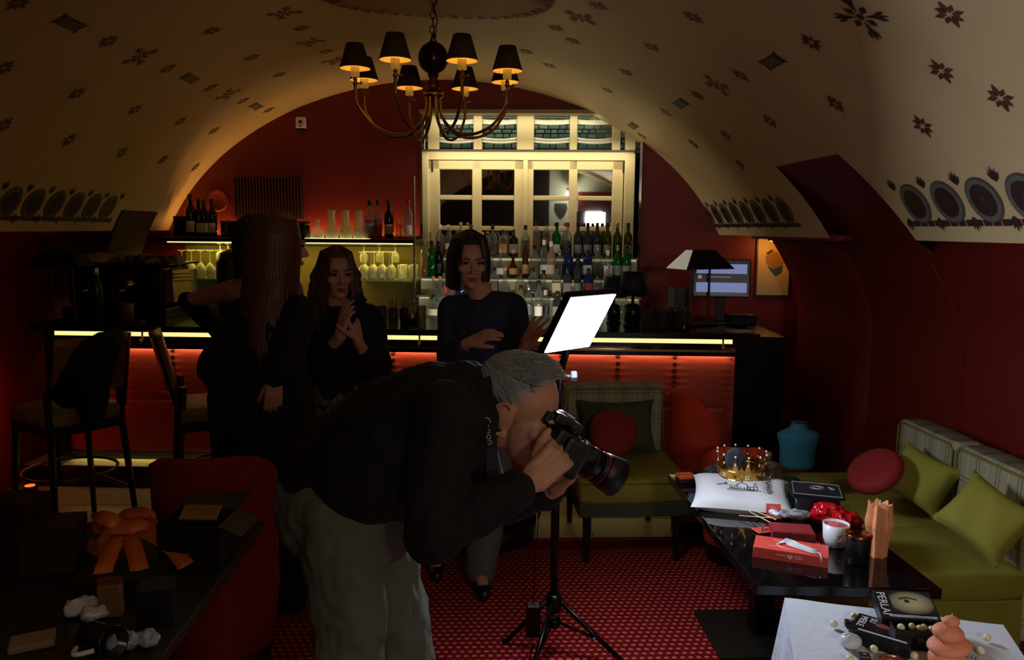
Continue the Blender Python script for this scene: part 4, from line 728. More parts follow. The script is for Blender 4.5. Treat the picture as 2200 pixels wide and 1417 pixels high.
def skirt(i, j):
    per = [(0, 0), (L_, 0), (L_, WD), (0, WD), (0, 0)]; k = min(int(i * 4), 3); f = i * 4 - k; s = per[k][0] * (1 - f) + per[k + 1][0] * f; q = per[k][1] * (1 - f) + per[k + 1][1] * f
    n = [(0, -1), (1, 0), (0, 1), (-1, 0)][k]; o_ = j * (.03 + .022 * math.sin(i * 88)) * (1 if j else 0); cw = min(f, 1 - f)
    ex = .03 * j * max(0, 1 - cw * 8); cs, cq = (s - L_ / 2) / L_, (q - WD / 2) / WD
    return P4(s + n[0] * o_ + cs * ex * 2, q + n[1] * o_ + cq * ex * 2, WZ - .45 * j)
m.grid(skirt, 120, 8); cl = put('tablecloth', m, M_cloth, smooth=True); tag(cl, 'white cloth draped over the small foreground table', 'tablecloth')
# ================================================================== dark table on the left
DZ = .70
g1, g2 = PZ(568, 1118, DZ), PZ(371, 1378, DZ)
dt = thing('dark_table', 'dark table crowded with boxes and ribbon in the shadowed foreground', 'table', (0, 0, 0))
dn = (g2 - g1).normalized(); far = Vector((-1, .0, 0)); q0 = g1; q1 = g1 + dn * 1.15; q2 = q1 + far * 1.1; q3 = q0 + far * 1.25
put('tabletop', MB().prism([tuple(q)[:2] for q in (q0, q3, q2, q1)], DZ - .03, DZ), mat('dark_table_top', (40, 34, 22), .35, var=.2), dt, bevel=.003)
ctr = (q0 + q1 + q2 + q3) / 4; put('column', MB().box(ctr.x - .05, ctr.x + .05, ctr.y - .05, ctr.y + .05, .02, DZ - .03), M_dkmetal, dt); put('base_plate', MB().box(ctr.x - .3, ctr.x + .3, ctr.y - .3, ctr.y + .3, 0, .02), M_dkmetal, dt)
# ================================================================== things on the bar
CT = 1.088
def on_bar(px, v=.3): return BW(BP(px, 700, v)[0], v, CT)
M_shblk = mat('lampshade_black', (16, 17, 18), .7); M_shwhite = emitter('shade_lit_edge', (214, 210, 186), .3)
def desk_lamp(label, pos, rot, s=1.0, lit=True):
    t = thing('table_lamp', label, 'lamp', pos, rot); t.scale = (s, s, s)
    put('base', MB().box(-.1, .1, -.07, .07, 0, .012), M_dkmetal, t, bevel=.003)
    for x in (-.085, .085): put('post', MB().tube([(x * .9, 0, .01), (x * .9, 0, .4)], .008, 8), mat('post_metal', (88, 80, 70), .35, .8), t)
    w0, d0, w1, d1, z0, z1 = .19, .11, .09, .035, .38, .5
    vs = [(-w0, -d0, z0), (w0, -d0, z0), (w0, d0, z0), (-w0, d0, z0), (-w1, -d1, z1), (w1, -d1, z1), (w1, d1, z1), (-w1, d1, z1)]
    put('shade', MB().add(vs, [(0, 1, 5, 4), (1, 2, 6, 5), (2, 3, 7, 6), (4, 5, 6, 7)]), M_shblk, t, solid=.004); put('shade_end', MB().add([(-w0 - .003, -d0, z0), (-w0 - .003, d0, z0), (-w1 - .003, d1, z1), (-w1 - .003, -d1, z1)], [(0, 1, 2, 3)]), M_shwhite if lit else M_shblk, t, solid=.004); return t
desk_lamp('black pyramid-shaded lamp with two posts at the lit alcove end of the bar', on_bar(1500, .38), BTH + R(26), 1.0)
desk_lamp('dark unlit lamp with sloping shade at the wall end of the bar', on_bar(140, .2), BTH, .95, False)
# till screen
t = thing('till_screen', 'point-of-sale touch screen with blue bars on the bar end', 'monitor', on_bar(1545, .5), BTH + R(-8)); put('stand', MB().box(-.09, .09, -.06, .08, 0, .02).box(-.03, .03, .0, .03, .02, .26), M_dkmetal, t, bevel=.003)
mt = Matrix.Translation((0, -.02, .31)) @ Matrix.Rotation(R(-8), 4, 'X')
put('bezel', MB().box(-.19, .19, -.012, .02, -.13, .13, mt), mat('bezel', (58, 54, 34), .35), t, bevel=.008); put('screen', MB().box(-.172, .172, -.0135, -.012, -.115, .115, mt), mat('screen_off', (20, 20, 30), .2), t)
for z0, z1 in ((.03, .095), (-.095, -.03)): put('screen_bar', MB().box(-.165, .165, -.0145, -.0135, z0, z1, mt), emitter('screen_blue', (120, 140, 205), .55), t)
put('screen_line', MB().box(-.09, .06, -.0145, -.0135, .004, .012, mt), emitter('screen_text', (120, 110, 130), .4), t); put('screen_badge', MB().box(-.155, -.13, -.0145, -.0135, -.005, .018, mt), emitter('screen_pink', (220, 130, 130), .4), t)
t = thing('receipt_printer', 'low black receipt printer beside the till screen', 'printer', on_bar(1590, .42), BTH); put('body', MB().box(-.09, .09, -.08, .08, 0, .075), M_dkmetal, t, bevel=.012); put('paper_slot', MB().box(-.05, .05, -.02, -.01, .074, .077), PC['grey'], t)
t = thing('menu_stand', 'dark menu box with pale side standing on the bar', 'menu', on_bar(1455, .5), BTH); put('cover', MB().box(-.03, .07, -.03, .03, 0, .24), mat('menu_navy', (18, 24, 44), .5), t, bevel=.002); put('pale_edge', MB().box(-.062, -.03, -.03, .03, 0, .245), mat('menu_pale', (110, 100, 76), .6), t, bevel=.002)
for k, (px, v, s) in enumerate(((1318, .45, 1.0), (1358, .3, 1.15))):
    t = thing('small_lamp', ['small black-shaded table lamp just behind the bright panel', 'taller black-shaded table lamp beside the window edge'][k], 'lamp', on_bar(px, v), 0, 'small bar lamps'); t.scale = (s,) * 3
    put('base', MB().lathe([(.05, 0), (.05, .012), (.01, .02), (.008, .2)], 16), M_dkmetal, t, smooth=True); put('shade', MB().lathe([(.085, .18), (.062, .31)], 24, cap=False), mat('shade_navy', (16, 22, 36), .7), t, smooth=True, solid=.003); put('body', MB().lathe([(.045, .02), (.046, .12), (.02, .13)], 16), mat('lamp_navy', (14, 20, 34), .3), t, smooth=True)
for k, px in enumerate((1390, 1406, 1422, 1440, 1460, 1472)):
    t = thing('cut_tumbler', f'cut glass with dark red contents, {ORD[k]} beside the panel side' if k > 2 else f'empty cut glass, {ORD[k]} along the bar from the small lamps', 'glass', on_bar(px, .2 + .08 * (k % 2)), 0, 'cut glasses on the bar'); put('glass', tumbler(.13, .036), M_glass, t, smooth=True)
    if k > 2: put('contents', MB().lathe([(.028, .01), (.032, .11), (.0, .125)], 12), mat('dark_berry', (70, 16, 26), .4), t, smooth=True)
for k, (px, v, rgb) in enumerate(((1520, .12, (40, 38, 34)), (1555, .2, (90, 84, 70)), (1590, .1, (170, 164, 150)))):
    o = put('bar_mat', MB().box(-.08, .08, -.05, .05, 0, .004), mat('barmat%d' % k, rgb, .5), loc=on_bar(px, v), rot=BTH + R(12 * k)); tag(o, ['black rubber bar mat beneath the pyramid lamp', 'grey leaflet lying on the bar near the lamp', 'pale paper slip at the bar corner'][k], ['mat', 'leaflet', 'paper'][k])
# glasses with sticks between the two women
for k, (px, v, kind) in enumerate(((822, .25, 'red'), (845, .15, 'clear'), (870, .15, 'dark'), (885, .3, 'steel'), (905, .3, 'clear'))):
    t = thing('bar_glass', ['dark red tapered cup on the bar beside the wavy-haired woman', 'clear glass holding wooden stirrers on the bar', 'dark glass of straws on the bar', 'small steel jigger cup on the bar', 'pale etched glass on the bar beside the navy jumper'][k], 'glass', on_bar(px, v)); m_ = {'red': mat('cup_wine', (66, 22, 34), .4), 'clear': M_glass, 'dark': glass('dark_glass', (70, 50, 40), .5), 'steel': mat('steel', (170, 172, 170), .25, 1.0)}[kind]
    put('cup', tumbler(.12 if kind != 'steel' else .08, .036), m_, t, smooth=True)
    if k in (1, 2):
        m = MB(); 
        for j in range(7): a = j * .9; m.tube([(.012 * math.cos(a), .012 * math.sin(a), .01), (.026 * math.cos(a), .026 * math.sin(a), .16 + .01 * (j % 3))], .0025, 5)
        put('stirrers', m, mat('stirrer', (120, 80, 46), .6), t)
# espresso machine with cloths
t = thing('espresso_machine', 'large dark espresso machine with cups and cloths on top', 'coffee machine', on_bar(300, .62), BTH); M_em = mat('machine_dark', (34, 14, 12), .3, .3, var=.1)
put('body', MB().box(-.40, .27, -.18, .25, .08, .36), M_em, t, bevel=.02); put('top_tray', MB().box(-.42, .33, -.2, .27, .36, .375), M_black, t, bevel=.004); put('side_panel', MB().box(.27, .34, -.16, .22, .1, .33), mat('chrome', (200, 196, 170), .15, 1.0, var=0), t, bevel=.008); put('drip_tray', MB().box(-.4, .32, -.26, .2, .0, .07), M_dkmetal, t, bevel=.006)
for j in range(3): put('tray_rail', MB().tube([(.27, -.2 + .02 * j, .30 - .025 * j), (.46, -.16 + .02 * j, .31 - .025 * j)], .005, 6), MATS['chrome'], t, smooth=True)
for x in (-.2, .05): put('group_head', MB().lathe([(.035, 0), (.04, .02), (.04, .06)], 14, (x, -.2, .2)).tube([(x, -.22, .2), (x, -.34, .19)], .012, 8), mat('chrome', (200, 196, 170), .15, 1.0), t, smooth=True)
m = MB(); rs = random.Random(2)
for k in range(9): m.ell((-.34 + .075 * k, rs.uniform(-.08, .08), .385), (.09, .1, rs.uniform(.02, .05)), 14, 8, Matrix.Rotation(rs.uniform(-.4, .4), 3, 'Y'))
o = put('folded_cloth', remesh(m, .008, 2, 'folded_cloth', .012, 22), mat('cloth_beige', (150, 120, 84), .9), loc=t.location, rot=BTH); tag(o, 'crumpled beige cloths heaped on the espresso machine', 'cloth')
for k in range(8):
    a = put('espresso_cup', MB().lathe([(.012, 0), (.03, .012), (.034, .05), (.031, .05), (.026, .014), (0, .01)], 12, cap=False), mat('cup_brown', (90, 66, 46), .3), loc=t.matrix_basis @ Vector((.02 + .04 * k, -.12 + .05 * (k % 2), .376)), smooth=True); tag(a, f'small brown cup in the row on the espresso machine, {ORD[k]} from the cloths', 'cup', 'espresso cups')
bottle('tall', 'green', 'silver', None, None, on_bar(213, .15), 'dark green bottle in front of the espresso machine', 1.15, 'bar bottles')
t = thing('ceramic_jar', 'brown ceramic jar on the bar before the espresso machine', 'jar', on_bar(272, .2)); put('body', MB().lathe([(.042, 0), (.048, .01), (.05, .12), (.046, .125), (.044, .12), (.04, .015)], 18, cap=False), mat('jar_brown', (84, 50, 26), .5), t, smooth=True); put('saucer', MB().lathe([(.001, 0), (.07, .004), (.075, .012), (.05, .008)], 18, (.06, -.04, 0), cap=False), MATS['jar_brown'], t, smooth=True)
t = thing('coffee_grinder', 'dark teal rounded coffee grinder with a red badge under the shelf', 'grinder', BW(BP(505, 600, 1.3)[0], 1.3, 1.012)); put('body', MB().lathe([(.13, 0), (.14, .05), (.14, .42), (.11, .5), (.05, .53)], 24), mat('grinder_teal', (16, 34, 44), .35), t, smooth=True); put('badge', MB().box(-.01, .06, -.145, -.13, .38, .46), mat('badge_red', (90, 18, 16), .4), t, bevel=.004); put('badge_dot', MB().ell((.025, -.147, .42), (.006, .003, .006)), PC['white'], t); put('knob', MB().lathe([(.02, .53), (.03, .54), (.02, .56)], 12), M_dkmetal, t)
# ================================================================== light stand with LED panel
SX, SY = PZ(1190, 1400, 0).x, 3.02
hub = PY(1190, 1290, SY); top = PY(1207, 790, SY)
st = thing('light_stand', 'black tripod stand carrying a bright square LED light panel', 'light stand', (hub.x, SY, 0)); M_st_ = mat('stand_black', (12, 12, 14), .3, .4, var=.05)
put('pole', MB().tube([(0, 0, hub.z - .05), (0, 0, 1.0)], .017, 12), M_st_, st, smooth=True); put('pole_upper', MB().tube([(0, 0, .98), (top.x - hub.x, 0, top.z)], .012, 12), M_st_, st, smooth=True); put('hub_collar', MB().lathe([(.026, -.04), (.032, -.035), (.032, .02), (.026, .03)], 14, (0, 0, hub.z)), M_st_, st, smooth=True); put('lower_collar', MB().lathe([(.022, -.02), (.028, -.015), (.028, .015), (.022, .02)], 14, (0, 0, hub.z - .09)), M_st_, st, smooth=True)
feet = [PZ(1085, 1384, 0), PZ(1345, 1432, 0), PZ(1128, 1500, 0)]
for fpt in feet:
    v = fpt - Vector((hub.x, SY, 0)); n_ = v.normalized(); s_ = n_ * .028; k = put('leg', MB().tube([(s_.x, s_.y, hub.z + .0), (v.x, v.y, .008)], .0105, 8), M_st_, st, smooth=True); md = v * .56
    put('brace', MB().tube([(s_.x, s_.y, hub.z - .09), (md.x, md.y, hub.z * .44)], .006, 6), M_st_, st, smooth=True); put('rubber_foot', MB().ell((v.x, v.y, .012), .014, 8, 6), M_st_, k); put('rivet', MB().ell((md.x, md.y - .01, hub.z * .44), .007, 8, 6), mat('rivet', (190, 190, 190), .3, .9), k)
put('clamp_knob', MB().tube([(.0, 0, top.z - .03), (.05, -.02, top.z - .03)], .007, 8).lathe([(.02, 0), (.022, .004), (.022, .02), (.018, .024)], 8, mtx=Matrix.Translation((.05, -.02, top.z - .03)) @ Matrix.Rotation(R(90), 4, 'Y')), mat('knob_grey', (120, 130, 140), .4, .4), st)
# panel 24 x 24 cm, turned towards the black table and tipped down
psi, dl = R(41), R(31); PW_ = .245; pcen = PY(1247, 694, SY - .13)
xd = Vector((math.cos(psi), math.sin(psi), 0)); yd = Vector((math.sin(dl) * math.sin(psi), -math.sin(dl) * math.cos(psi), math.cos(dl))); nz_ = Vector((math.sin(psi) * math.cos(dl), -math.cos(psi) * math.cos(dl), -math.sin(dl)))
cn = [pcen + xd * sx * PW_ / 2 + yd * sy * PW_ / 2 for sx, sy in ((-1, 1), (1, 1), (1, -1), (-1, -1))]
loc_ = lambda p: p - Vector((hub.x, SY, 0))
fr = MB(); q = [loc_(pcen + (c - pcen) * 1.07) for c in cn]; bk = [p - nz_ * .03 for p in q]; fr.add(q + bk, [(0, 1, 2, 3), (7, 6, 5, 4), (0, 4, 5, 1), (1, 5, 6, 2), (2, 6, 7, 3), (3, 7, 4, 0)])
put('panel_housing', fr, M_st_, st, bevel=.004); put('diffuser', MB().add([loc_(c + nz_ * .0015) for c in cn], [(0, 1, 2, 3)]), emitter('panel_white', (228, 238, 255), 84.0), st)
put('yoke', MB().tube([loc_(pcen - nz_ * .02), loc_(pcen - nz_ * .05 + Vector((0, 0, -.06))), loc_(top)], .014, 8), M_st_, st, smooth=True)
# power brick and cable
bp_ = PY(1145, 1335, SY - .08); t = thing('power_brick', 'black power adapter hanging beside the light stand legs', 'adapter', bp_); put('case', MB().box(-.028, .028, -.02, .02, -.06, .075), M_st_, t, bevel=.006)
put('cable', MB().tube([(0, 0, .07), (.005, .01, .2), (.02, .05, .4), (.04, .08, .6)], .0022, 6).tube([(0, 0, -.06), (-.0, 0, -.11), (-.02, -.02, -.17), (-.05, -.03, -bp_.z + .012)], .003, 6), M_st_, t, smooth=True)
# second LED panel behind the camera (it is mirrored in the window glass)
t = thing('rear_light_panel', 'second LED panel on a stand behind the viewpoint, mirrored in the window', 'light stand', (.78, -.75, 0)); put('pole', MB().tube([(0, 0, .02), (0, 0, 1.8)], .015, 10), M_st_, t)
for k in range(3): a = R(90 + 120 * k); put('leg', MB().tube([(0, 0, .45), (.4 * math.cos(a), .4 * math.sin(a), .01)], .01, 6), M_st_, t)
mt = Matrix.Translation((0, .03, 1.9)) @ Matrix.Rotation(R(-25), 4, 'Z') @ Matrix.Rotation(R(-2), 4, 'X'); put('panel_housing', MB().box(-.25, .25, -.02, .02, -.13, .13, mt), M_st_, t, bevel=.004); put('diffuser', MB().box(-.235, .235, .02, .022, -.115, .115, mt), emitter('panel2_white', (255, 248, 242), 60.0), t)
for x0, x1, ln in ((-.252, -.248, .4), (.248, .252, .12)): put('added_light_flap', MB().box(x0, x1, .02, ln, -.14, .14, mt), M_st_, t)  # unseen flaps added to keep the panel's light off the left side
t = tag(put('wall_shield', MB().prism([(-.12, .14), (.12, .14), (.13, .02), (.07, -.1), (0, -.17), (-.07, -.1), (-.13, .02)], -.01, .01, Matrix.Rotation(R(90), 4, 'X')), mat('shield_grey', (46, 52, 50), .5), loc=(.16, YB0 + .012, 2.09)), 'dark shield plaque on the pale wall, seen mirrored in the window', 'plaque')

t = thing('rear_fill_lamp', 'added brass lamp brightening the pale rear wall, out of view behind the camera', 'lamp', (.35, YB0 + .02, 2.5)); put('arm', MB().tube([(0, 0, 0), (0, .12, .04), (0, .2, 0)], .008, 8), M_brass, t); put('shade', MB().lathe([(.05, -.02), (.09, .02), (.03, .03)], 18, (0, .22, 0)), M_brass, t, smooth=True)  # lamp added to brighten the mirrored wall and fill the faces
la = bpy.data.lights.new('rear_fill_bulb', 'POINT'); la.energy = 9; la.color = sr(255, 240, 215); la.shadow_soft_size = .05; o = bpy.data.objects.new('rear_fill_bulb', la); COL.objects.link(o); o.parent = t; o.location = (0, .35, -.12)
# ================================================================== people
def putw(name, me, m, root):
    o = put(name, me, m, smooth=False); o.parent = root; o.matrix_parent_inverse = Matrix.Translation(-Vector(root.location)); return o
M_skin = mat('skin', (186, 136, 112), .55, var=.1, scale=30); M_lip = mat('lip', (150, 70, 66), .45); M_eye = mat('eye', (40, 32, 28), .2); M_brow = mat('brow', (46, 34, 28), .8)
def head_parts(mb, c, Q, s=1.0):
    """skull, face, ears and neck stub added to a body; Q: 3x3 with columns right, back, up"""
    e = lambda p, r: mb.ell(c + Q @ (Vector(p) * s), tuple(k * s for k in (r if isinstance(r, tuple) else (r, r, r))), 16, 11, Q)
    e((0, .018, .035), (.076, .095, .082)); e((0, -.03, -.025), (.062, .062, .078)); e((0, -.04, -.072), (.05, .047, .04)); e((0, -.074, -.098), (.022, .019, .017))
    w = lambda p: c + Q @ (Vector(p) * s)
    mb.cap_(w((0, -.084, .014)), .0085 * s, w((0, -.110, -.024)), .0125 * s); 
    for k in (-1, 1):
        e((k * .011, -.098, -.03), (.009, .01, .008)); e((k * .031, -.079, .026), (.026, .014, .008)); e((k * .043, -.06, -.016), (.024, .024, .02)); e((k * .080, .01, .0), (.010, .02, .033)); e((k * .087, .02, .006), (.009, .011, .026)); e((k * .032, -.072, -.001), (.017, .015, .007))
    e((0, -.088, -.057), (.024, .012, .006)); e((0, -.085, -.067), (.021, .012, .007))
def face_details(root, c, Q, s=1.0, brow=None, lips=True):
    w = lambda p: c + Q @ (Vector(p) * s); m = MB(); b = MB(); l = MB()
    for k in (-1, 1):
        m.ell(w((k * .031, -.0795, .010)), (.0125 * s, .008 * s, .0065 * s), 10, 7, Q); b.tube([w((k * .014, -.0925, .028)), w((k * .03, -.094, .033)), w((k * .05, -.08, .028))], [.0028 * s, .0035 * s, .002 * s], 6)
    l.ell(w((0, -.094, -.057)), (.021 * s, .009 * s, .0045 * s), 12, 7, Q); l.ell(w((0, -.092, -.066)), (.017 * s, .009 * s, .005 * s), 12, 7, Q)
    put_ = lambda n, q, mm: putw(n, q, mm, root); put_('eyes', m, M_eye); put_('eyebrows', b, brow or M_brow)
    if lips: put_('lips', l, M_lip)
def headQ(face, up=(0, 0, 1)):
    f = Vector(face).normalized(); u = Vector(up); u = (u - f * u.dot(f)).normalized(); bk = -f; r = bk.cross(u); return Matrix((r, bk, u)).transposed()
def hand(mb, wrist, fwd, back, thumb, s=1.0, curl=(.25, .3, .35, .4), tcurl=.2, spread=.12, tang=.8):
    """palm, four fingers, thumb; fwd: along the hand, back: back-of-hand normal, thumb: +1/-1 side of fwd x back"""
    f = Vector(fwd).normalized(); b = Vector(back); b = (b - f * b.dot(f)).normalized(); sd = f.cross(b) * thumb; W = lambda x, y, z: Vector(wrist) + (f * x + sd * y + b * z) * s
    mb.chain([W(-.02, 0, 0), W(.01, .0, 0)], [.026 * s, .027 * s], 10)
    for y in (-.026, -.009, .009, .026): mb.cap_(W(.012, y * .75, 0), .016 * s, W(.082 + (.004 if abs(y) < .02 else 0), y, .002), .0125 * s, 10)
    for k, (y, L) in enumerate(((.03, .074), (.0105, .084), (-.0095, .078), (-.029, .06))):
        p = W(.085 + (.004 if k in (1, 2) else 0), y, .002); a = 0; yaw = (y / .03) * spread; seg = (.45, .31, .24); r = .0098; pts = [p]; rr = [r * s]
        for q in range(3):
            a += curl[k] * (1.0, 1.25, .8)[q]; d = f * math.cos(a) * math.cos(yaw) + sd * math.sin(yaw) * math.cos(a) - b * math.sin(a); p = p + d * L * seg[q] * s; r *= .93; pts.append(p); rr.append(r * s)
        mb.chain(pts, rr, 10)
    p = W(.022, .028, -.006); d0 = (f * math.cos(tang) + sd * math.sin(tang) - b * .25).normalized(); p1 = p + d0 * .042 * s; d1 = (d0 + f * tcurl * 2 - b * tcurl).normalized(); p2 = p1 + d1 * .034 * s; p3 = p2 + (d1 + f * tcurl - b * tcurl).normalized() * .024 * s
    mb.cap_(W(.015, .012, -.003), .018 * s, p1, .0125 * s, 10); mb.chain([p1, p2, p3], [.0122 * s, .0108 * s, .0088 * s], 10)
def strands(root, name, m_, roots, fall, n, rad=(.006, .004, .0015), seg=7, seedn=1):
    """locks: each follows a list of guide points"""
    rs = random.Random(seedn); mb = MB()
    for k in range(n):
        pts = fall(roots(rs), rs); L = len(pts); mb.tube(pts, [rad[0] + (rad[1] - rad[0]) * min(1, i / (L * .7)) if i < L * .7 else rad[1] + (rad[2] - rad[1]) * (i - L * .7) / (L * .3) for i in range(L)], 5)
    return putw(name, mb, m_, root)
M_navy = mat('navy_knit', (30, 34, 60), .85, var=.15, scale=40, bump=.15, bscale=300); M_blackcl = mat('black_fabric', (7, 7, 9), .9, var=.2, scale=20); M_greytr = mat('grey_trousers', (92, 90, 84), .85, var=.1, scale=20, bump=.1, bscale=220); M_shoe = mat('black_shoe', (14, 14, 15), .4)
# ---------------------------------------------------------------- photographer
Yp = 2.0; P = PY
ph = thing('person', 'grey-haired person in dark shirt bending to photograph with a big camera', 'person', (PY(790, 1300, Yp).x, Yp, 0))
hc = P(1120, 886, 1.98); fw = Vector((math.cos(R(22)) * math.cos(R(20)), -math.sin(R(22)) * math.cos(R(20)), -math.sin(R(20)))); Qh = headQ(fw); hs = 1.12
spine = [P(735, 1075, 2.0), P(790, 1000, 2.0), P(860, 945, 2.0), P(935, 905, 2.0), P(990, 880, 2.0), P(1035, 880, 2.0)]; srad = [.155, .16, .16, .145, .115, .07]
shN, elN, wrN = P(952, 895, 1.82), P(925, 1150, 1.74), P(1122, 1047, 1.77)
shF, elF, wrF = P(985, 880, 2.18), P(1050, 1085, 2.16), P(1185, 1050, 2.02)
hipN, knN, anN = P(738, 1095, 1.92), P(752, 1432, 1.88), Vector((P(752, 1432, 1.88).x - .05, 1.9, .09)); hipF, knF, anF = P(790, 1095, 2.09), P(872, 1432, 2.06), Vector((P(872, 1432, 2.06).x - .02, 2.1, .09))
b = MB(); head_parts(b, hc, Qh, hs); b.chain(spine, [r * .9 for r in srad]); b.chain([spine[4] + Vector((0, 0, .0)), spine[5], hc + Qh @ Vector((0, .03, -.05))], [.085, .066, .062])
for a in ((shN, elN, wrN), (shF, elF, wrF)): b.chain([spine[3], a[0], a[1], a[2]], [.09, .062, .046, .03])
for h_, k_, a_ in ((hipN, knN, anN), (hipF, knF, anF)): b.chain([h_, k_, a_], [.1, .062, .042]); b.chain([a_, a_ + Vector((.13, -.02, -.05))], [.045, .035])
# near hand on the grip, far hand under the lens
for k_ in (-1, 1): b.tube([hc + Qh @ (Vector((k_ * .097, .014 + .024 * math.cos(a_), .002 + .036 * math.sin(a_))) * hs) for a_ in [-1.9 + 4.2 * i / 12 for i in range(13)]], .006, 8); b.ell(hc + Qh @ (Vector((k_ * .09, .0, -.033)) * hs), .011)
camO = P(1200, 955, 1.92); lens_d = Vector((.80, .18, -.50)).normalized()
hand(b, P(1140, 1035, 1.79), P(1212, 968, 1.83) - P(1140, 1035, 1.79), Vector((-.35, -1, .1)), -1, 1.05, (.75, .8, .85, .9), .5, .06, .3)
hand(b, P(1192, 1045, 2.0), P(1250, 1000, 1.93) - P(1192, 1045, 2.0), Vector((.3, .3, -1)), 1, 1.05, (.5, .5, .55, .6), .2, .1, .7)
b.chain([P(1152, 968, 1.86), P(1163, 945, 1.87), P(1178, 925, 1.875)], [.0135, .012, .010], 10)   # thumb beside the eyepiece
putw('body', remesh(b, .0045, 3, 'body'), M_skin, ph); face_details(ph, hc, Qh, hs, mat('grey_brow', (90, 84, 78), .8), True)
M_shirt = mat('dark_shirt', (5, 6, 11), .88, var=.2, scale=18, bump=.1, bscale=260)
s = MB(); s.chain(spine[:5], [r + .012 for r in srad[:5]])
for k in (-.09, .09): s.chain([q + Vector((0, k, 0)) for q in spine[1:5]], [.13, .135, .13, .1])
s.chain([spine[3], shN, elN, P(1108, 1053, 1.765)], [.11, .085, .066, .048]); s.chain([spine[3], shF, elF, P(1172, 1056, 2.035)], [.11, .085, .066, .048]); s.chain([P(738, 1085, 2.0), P(800, 1060, 2.0)], [.168, .15]); s.chain([spine[4], P(1022, 878, 2.0)], [.115, .085])
putw('shirt', remesh(s, .007, 4, 'shirt', .008, 15), M_shirt, ph)
putw('collar', MB().tube([P(1032, 868, 2.0) + Vector((.012 * math.cos(a), .085 * math.cos(a), .08 * math.sin(a))) for a in [2 * math.pi * k / 20 for k in range(21)]], .011, 8), M_shirt, ph)
t_ = MB(); M_khaki = mat('khaki_trousers', (92, 98, 86), .85, var=.1, scale=14, bump=.12, bscale=240)
t_.chain([P(735, 1085, 2.0), P(775, 1090, 2.0)], [.172, .165])
for h_, k_, a_ in ((hipN, knN, anN), (hipF, knF, anF)): t_.chain([h_, h_.lerp(k_, .5), k_, k_.lerp(a_, .5), a_ + Vector((0, 0, -.01))], [.125, .102, .084, .08, .075])
putw('trousers', remesh(t_, .007, 3, 'trousers', .013, 15), M_khaki, ph); putw('belt', MB().tube([P(742, 1112, 2.0) + Vector((.13 * math.cos(a), .17 * math.sin(a), .02 * math.cos(a))) for a in [2 * math.pi * k / 28 for k in range(29)]], .012, 6), M_blackcl, ph)
for a_ in (anN, anF): putw('shoe', remesh(MB().chain([a_ + Vector((-.04, 0, -.03)), a_ + Vector((.06, -.01, -.04)), a_ + Vector((.17, -.03, -.05))], [.05, .048, .038]), .008, 2, 'shoe'), M_shoe, ph)
# grey hair: cap plus short locks
M_hair_g = mat('grey_hair', (150, 150, 152), .55, var=.4, scale=90); w = lambda p: hc + Qh @ (Vector(p) * hs); hm = MB()
for i, (c_, r_) in enumerate((((0, .024, .05), (.082, .098, .08)), ((0, .055, .0), (.074, .07, .075)))): hm.ell(w(c_), tuple(k * hs for k in r_), 20, 14, Qh)
def cap_surf(rs):
    while True:
        a, q = rs.uniform(0, 2 * math.pi), rs.uniform(-.25, 1); d = Vector((math.cos(a) * math.sqrt(1 - q * q), math.sin(a) * math.sqrt(1 - q * q), q))
        if d.y < -.42 and d.z < .72: continue
        if d.z < .0 and d.y < .35: continue
        if d.z < .45 and d.y < -.1: continue
        return d
def lock(d, rs):
    p0 = Vector((d.x * .079, .022 + d.y * .096, .045 + d.z * .082)); comb = Vector((rs.uniform(-.3, .3), -.8, .15 if d.z > .5 else -.6)); n_ = d.normalized(); L = rs.uniform(.011, .021) * (1.5 if d.z > .5 and d.y < 0 else 1); return [w(p0), w(p0 + (n_ * .75 + comb * .3).normalized() * L * .5), w(p0 + (n_ * .45 + comb * .75).normalized() * L)]
# cut the cap where the face begins: only keep the hair volume above the hairline
hv = remesh(hm, .005, 2, 'hair'); bmh = bmesh.new(); bmh.from_mesh(hv); Qi = Qh.transposed()
def bald(v):
    q = Qi @ (v - hc) / hs; return (q.y < -.01 and q.z < .07 + .8 * (-.01 - q.y)) or (q.y < .005 and q.z < .045) or (q.z < .03 and q.y < .03) or q.z < -.05
bmesh.ops.delete(bmh, geom=[v for v in bmh.verts if bald(v.co)], context='VERTS'); bmh.to_mesh(hv); bmh.free(); putw('hair', hv, M_hair_g, ph); strands(ph, 'hair_tufts', M_hair_g, cap_surf, lock, 4200, (.0011, .0009, .0003), 3, 4)['kind'] = 'stuff'
putw('earring', MB().ell(w((-.083, -.002, -.034)), .004, 8, 6), M_blackcl, ph)
# strap round the neck
putw('neck_strap', MB().grid(lambda i, j: P(1030 + 12 * math.sin(i * 3) + 24 * j + 10 * i * i, 815 + 290 * i ** 1.05 - 8 * j, 1.86 + .03 * math.sin(i * 3)), 14, 3), mat('strap_black', (12, 12, 16), .6), ph).modifiers.new('s', 'SOLIDIFY').thickness = .003
lo = putw('strap_lettering', text_mesh('Canon', .026), mat('strap_white', (170, 175, 185), .5), ph)
lo.matrix_basis = frame_m(P(1049, 925, 1.835), P(1056, 960, 1.835) - P(1049, 925, 1.835), Vector((0, -1, 0)))
putw('wrist_strap', MB().tube([P(1168, 985, 1.83), P(1150, 1010, 1.8), P(1135, 1035, 1.775), P(1118, 1045, 1.76)], .006, 6), M_blackcl, ph)
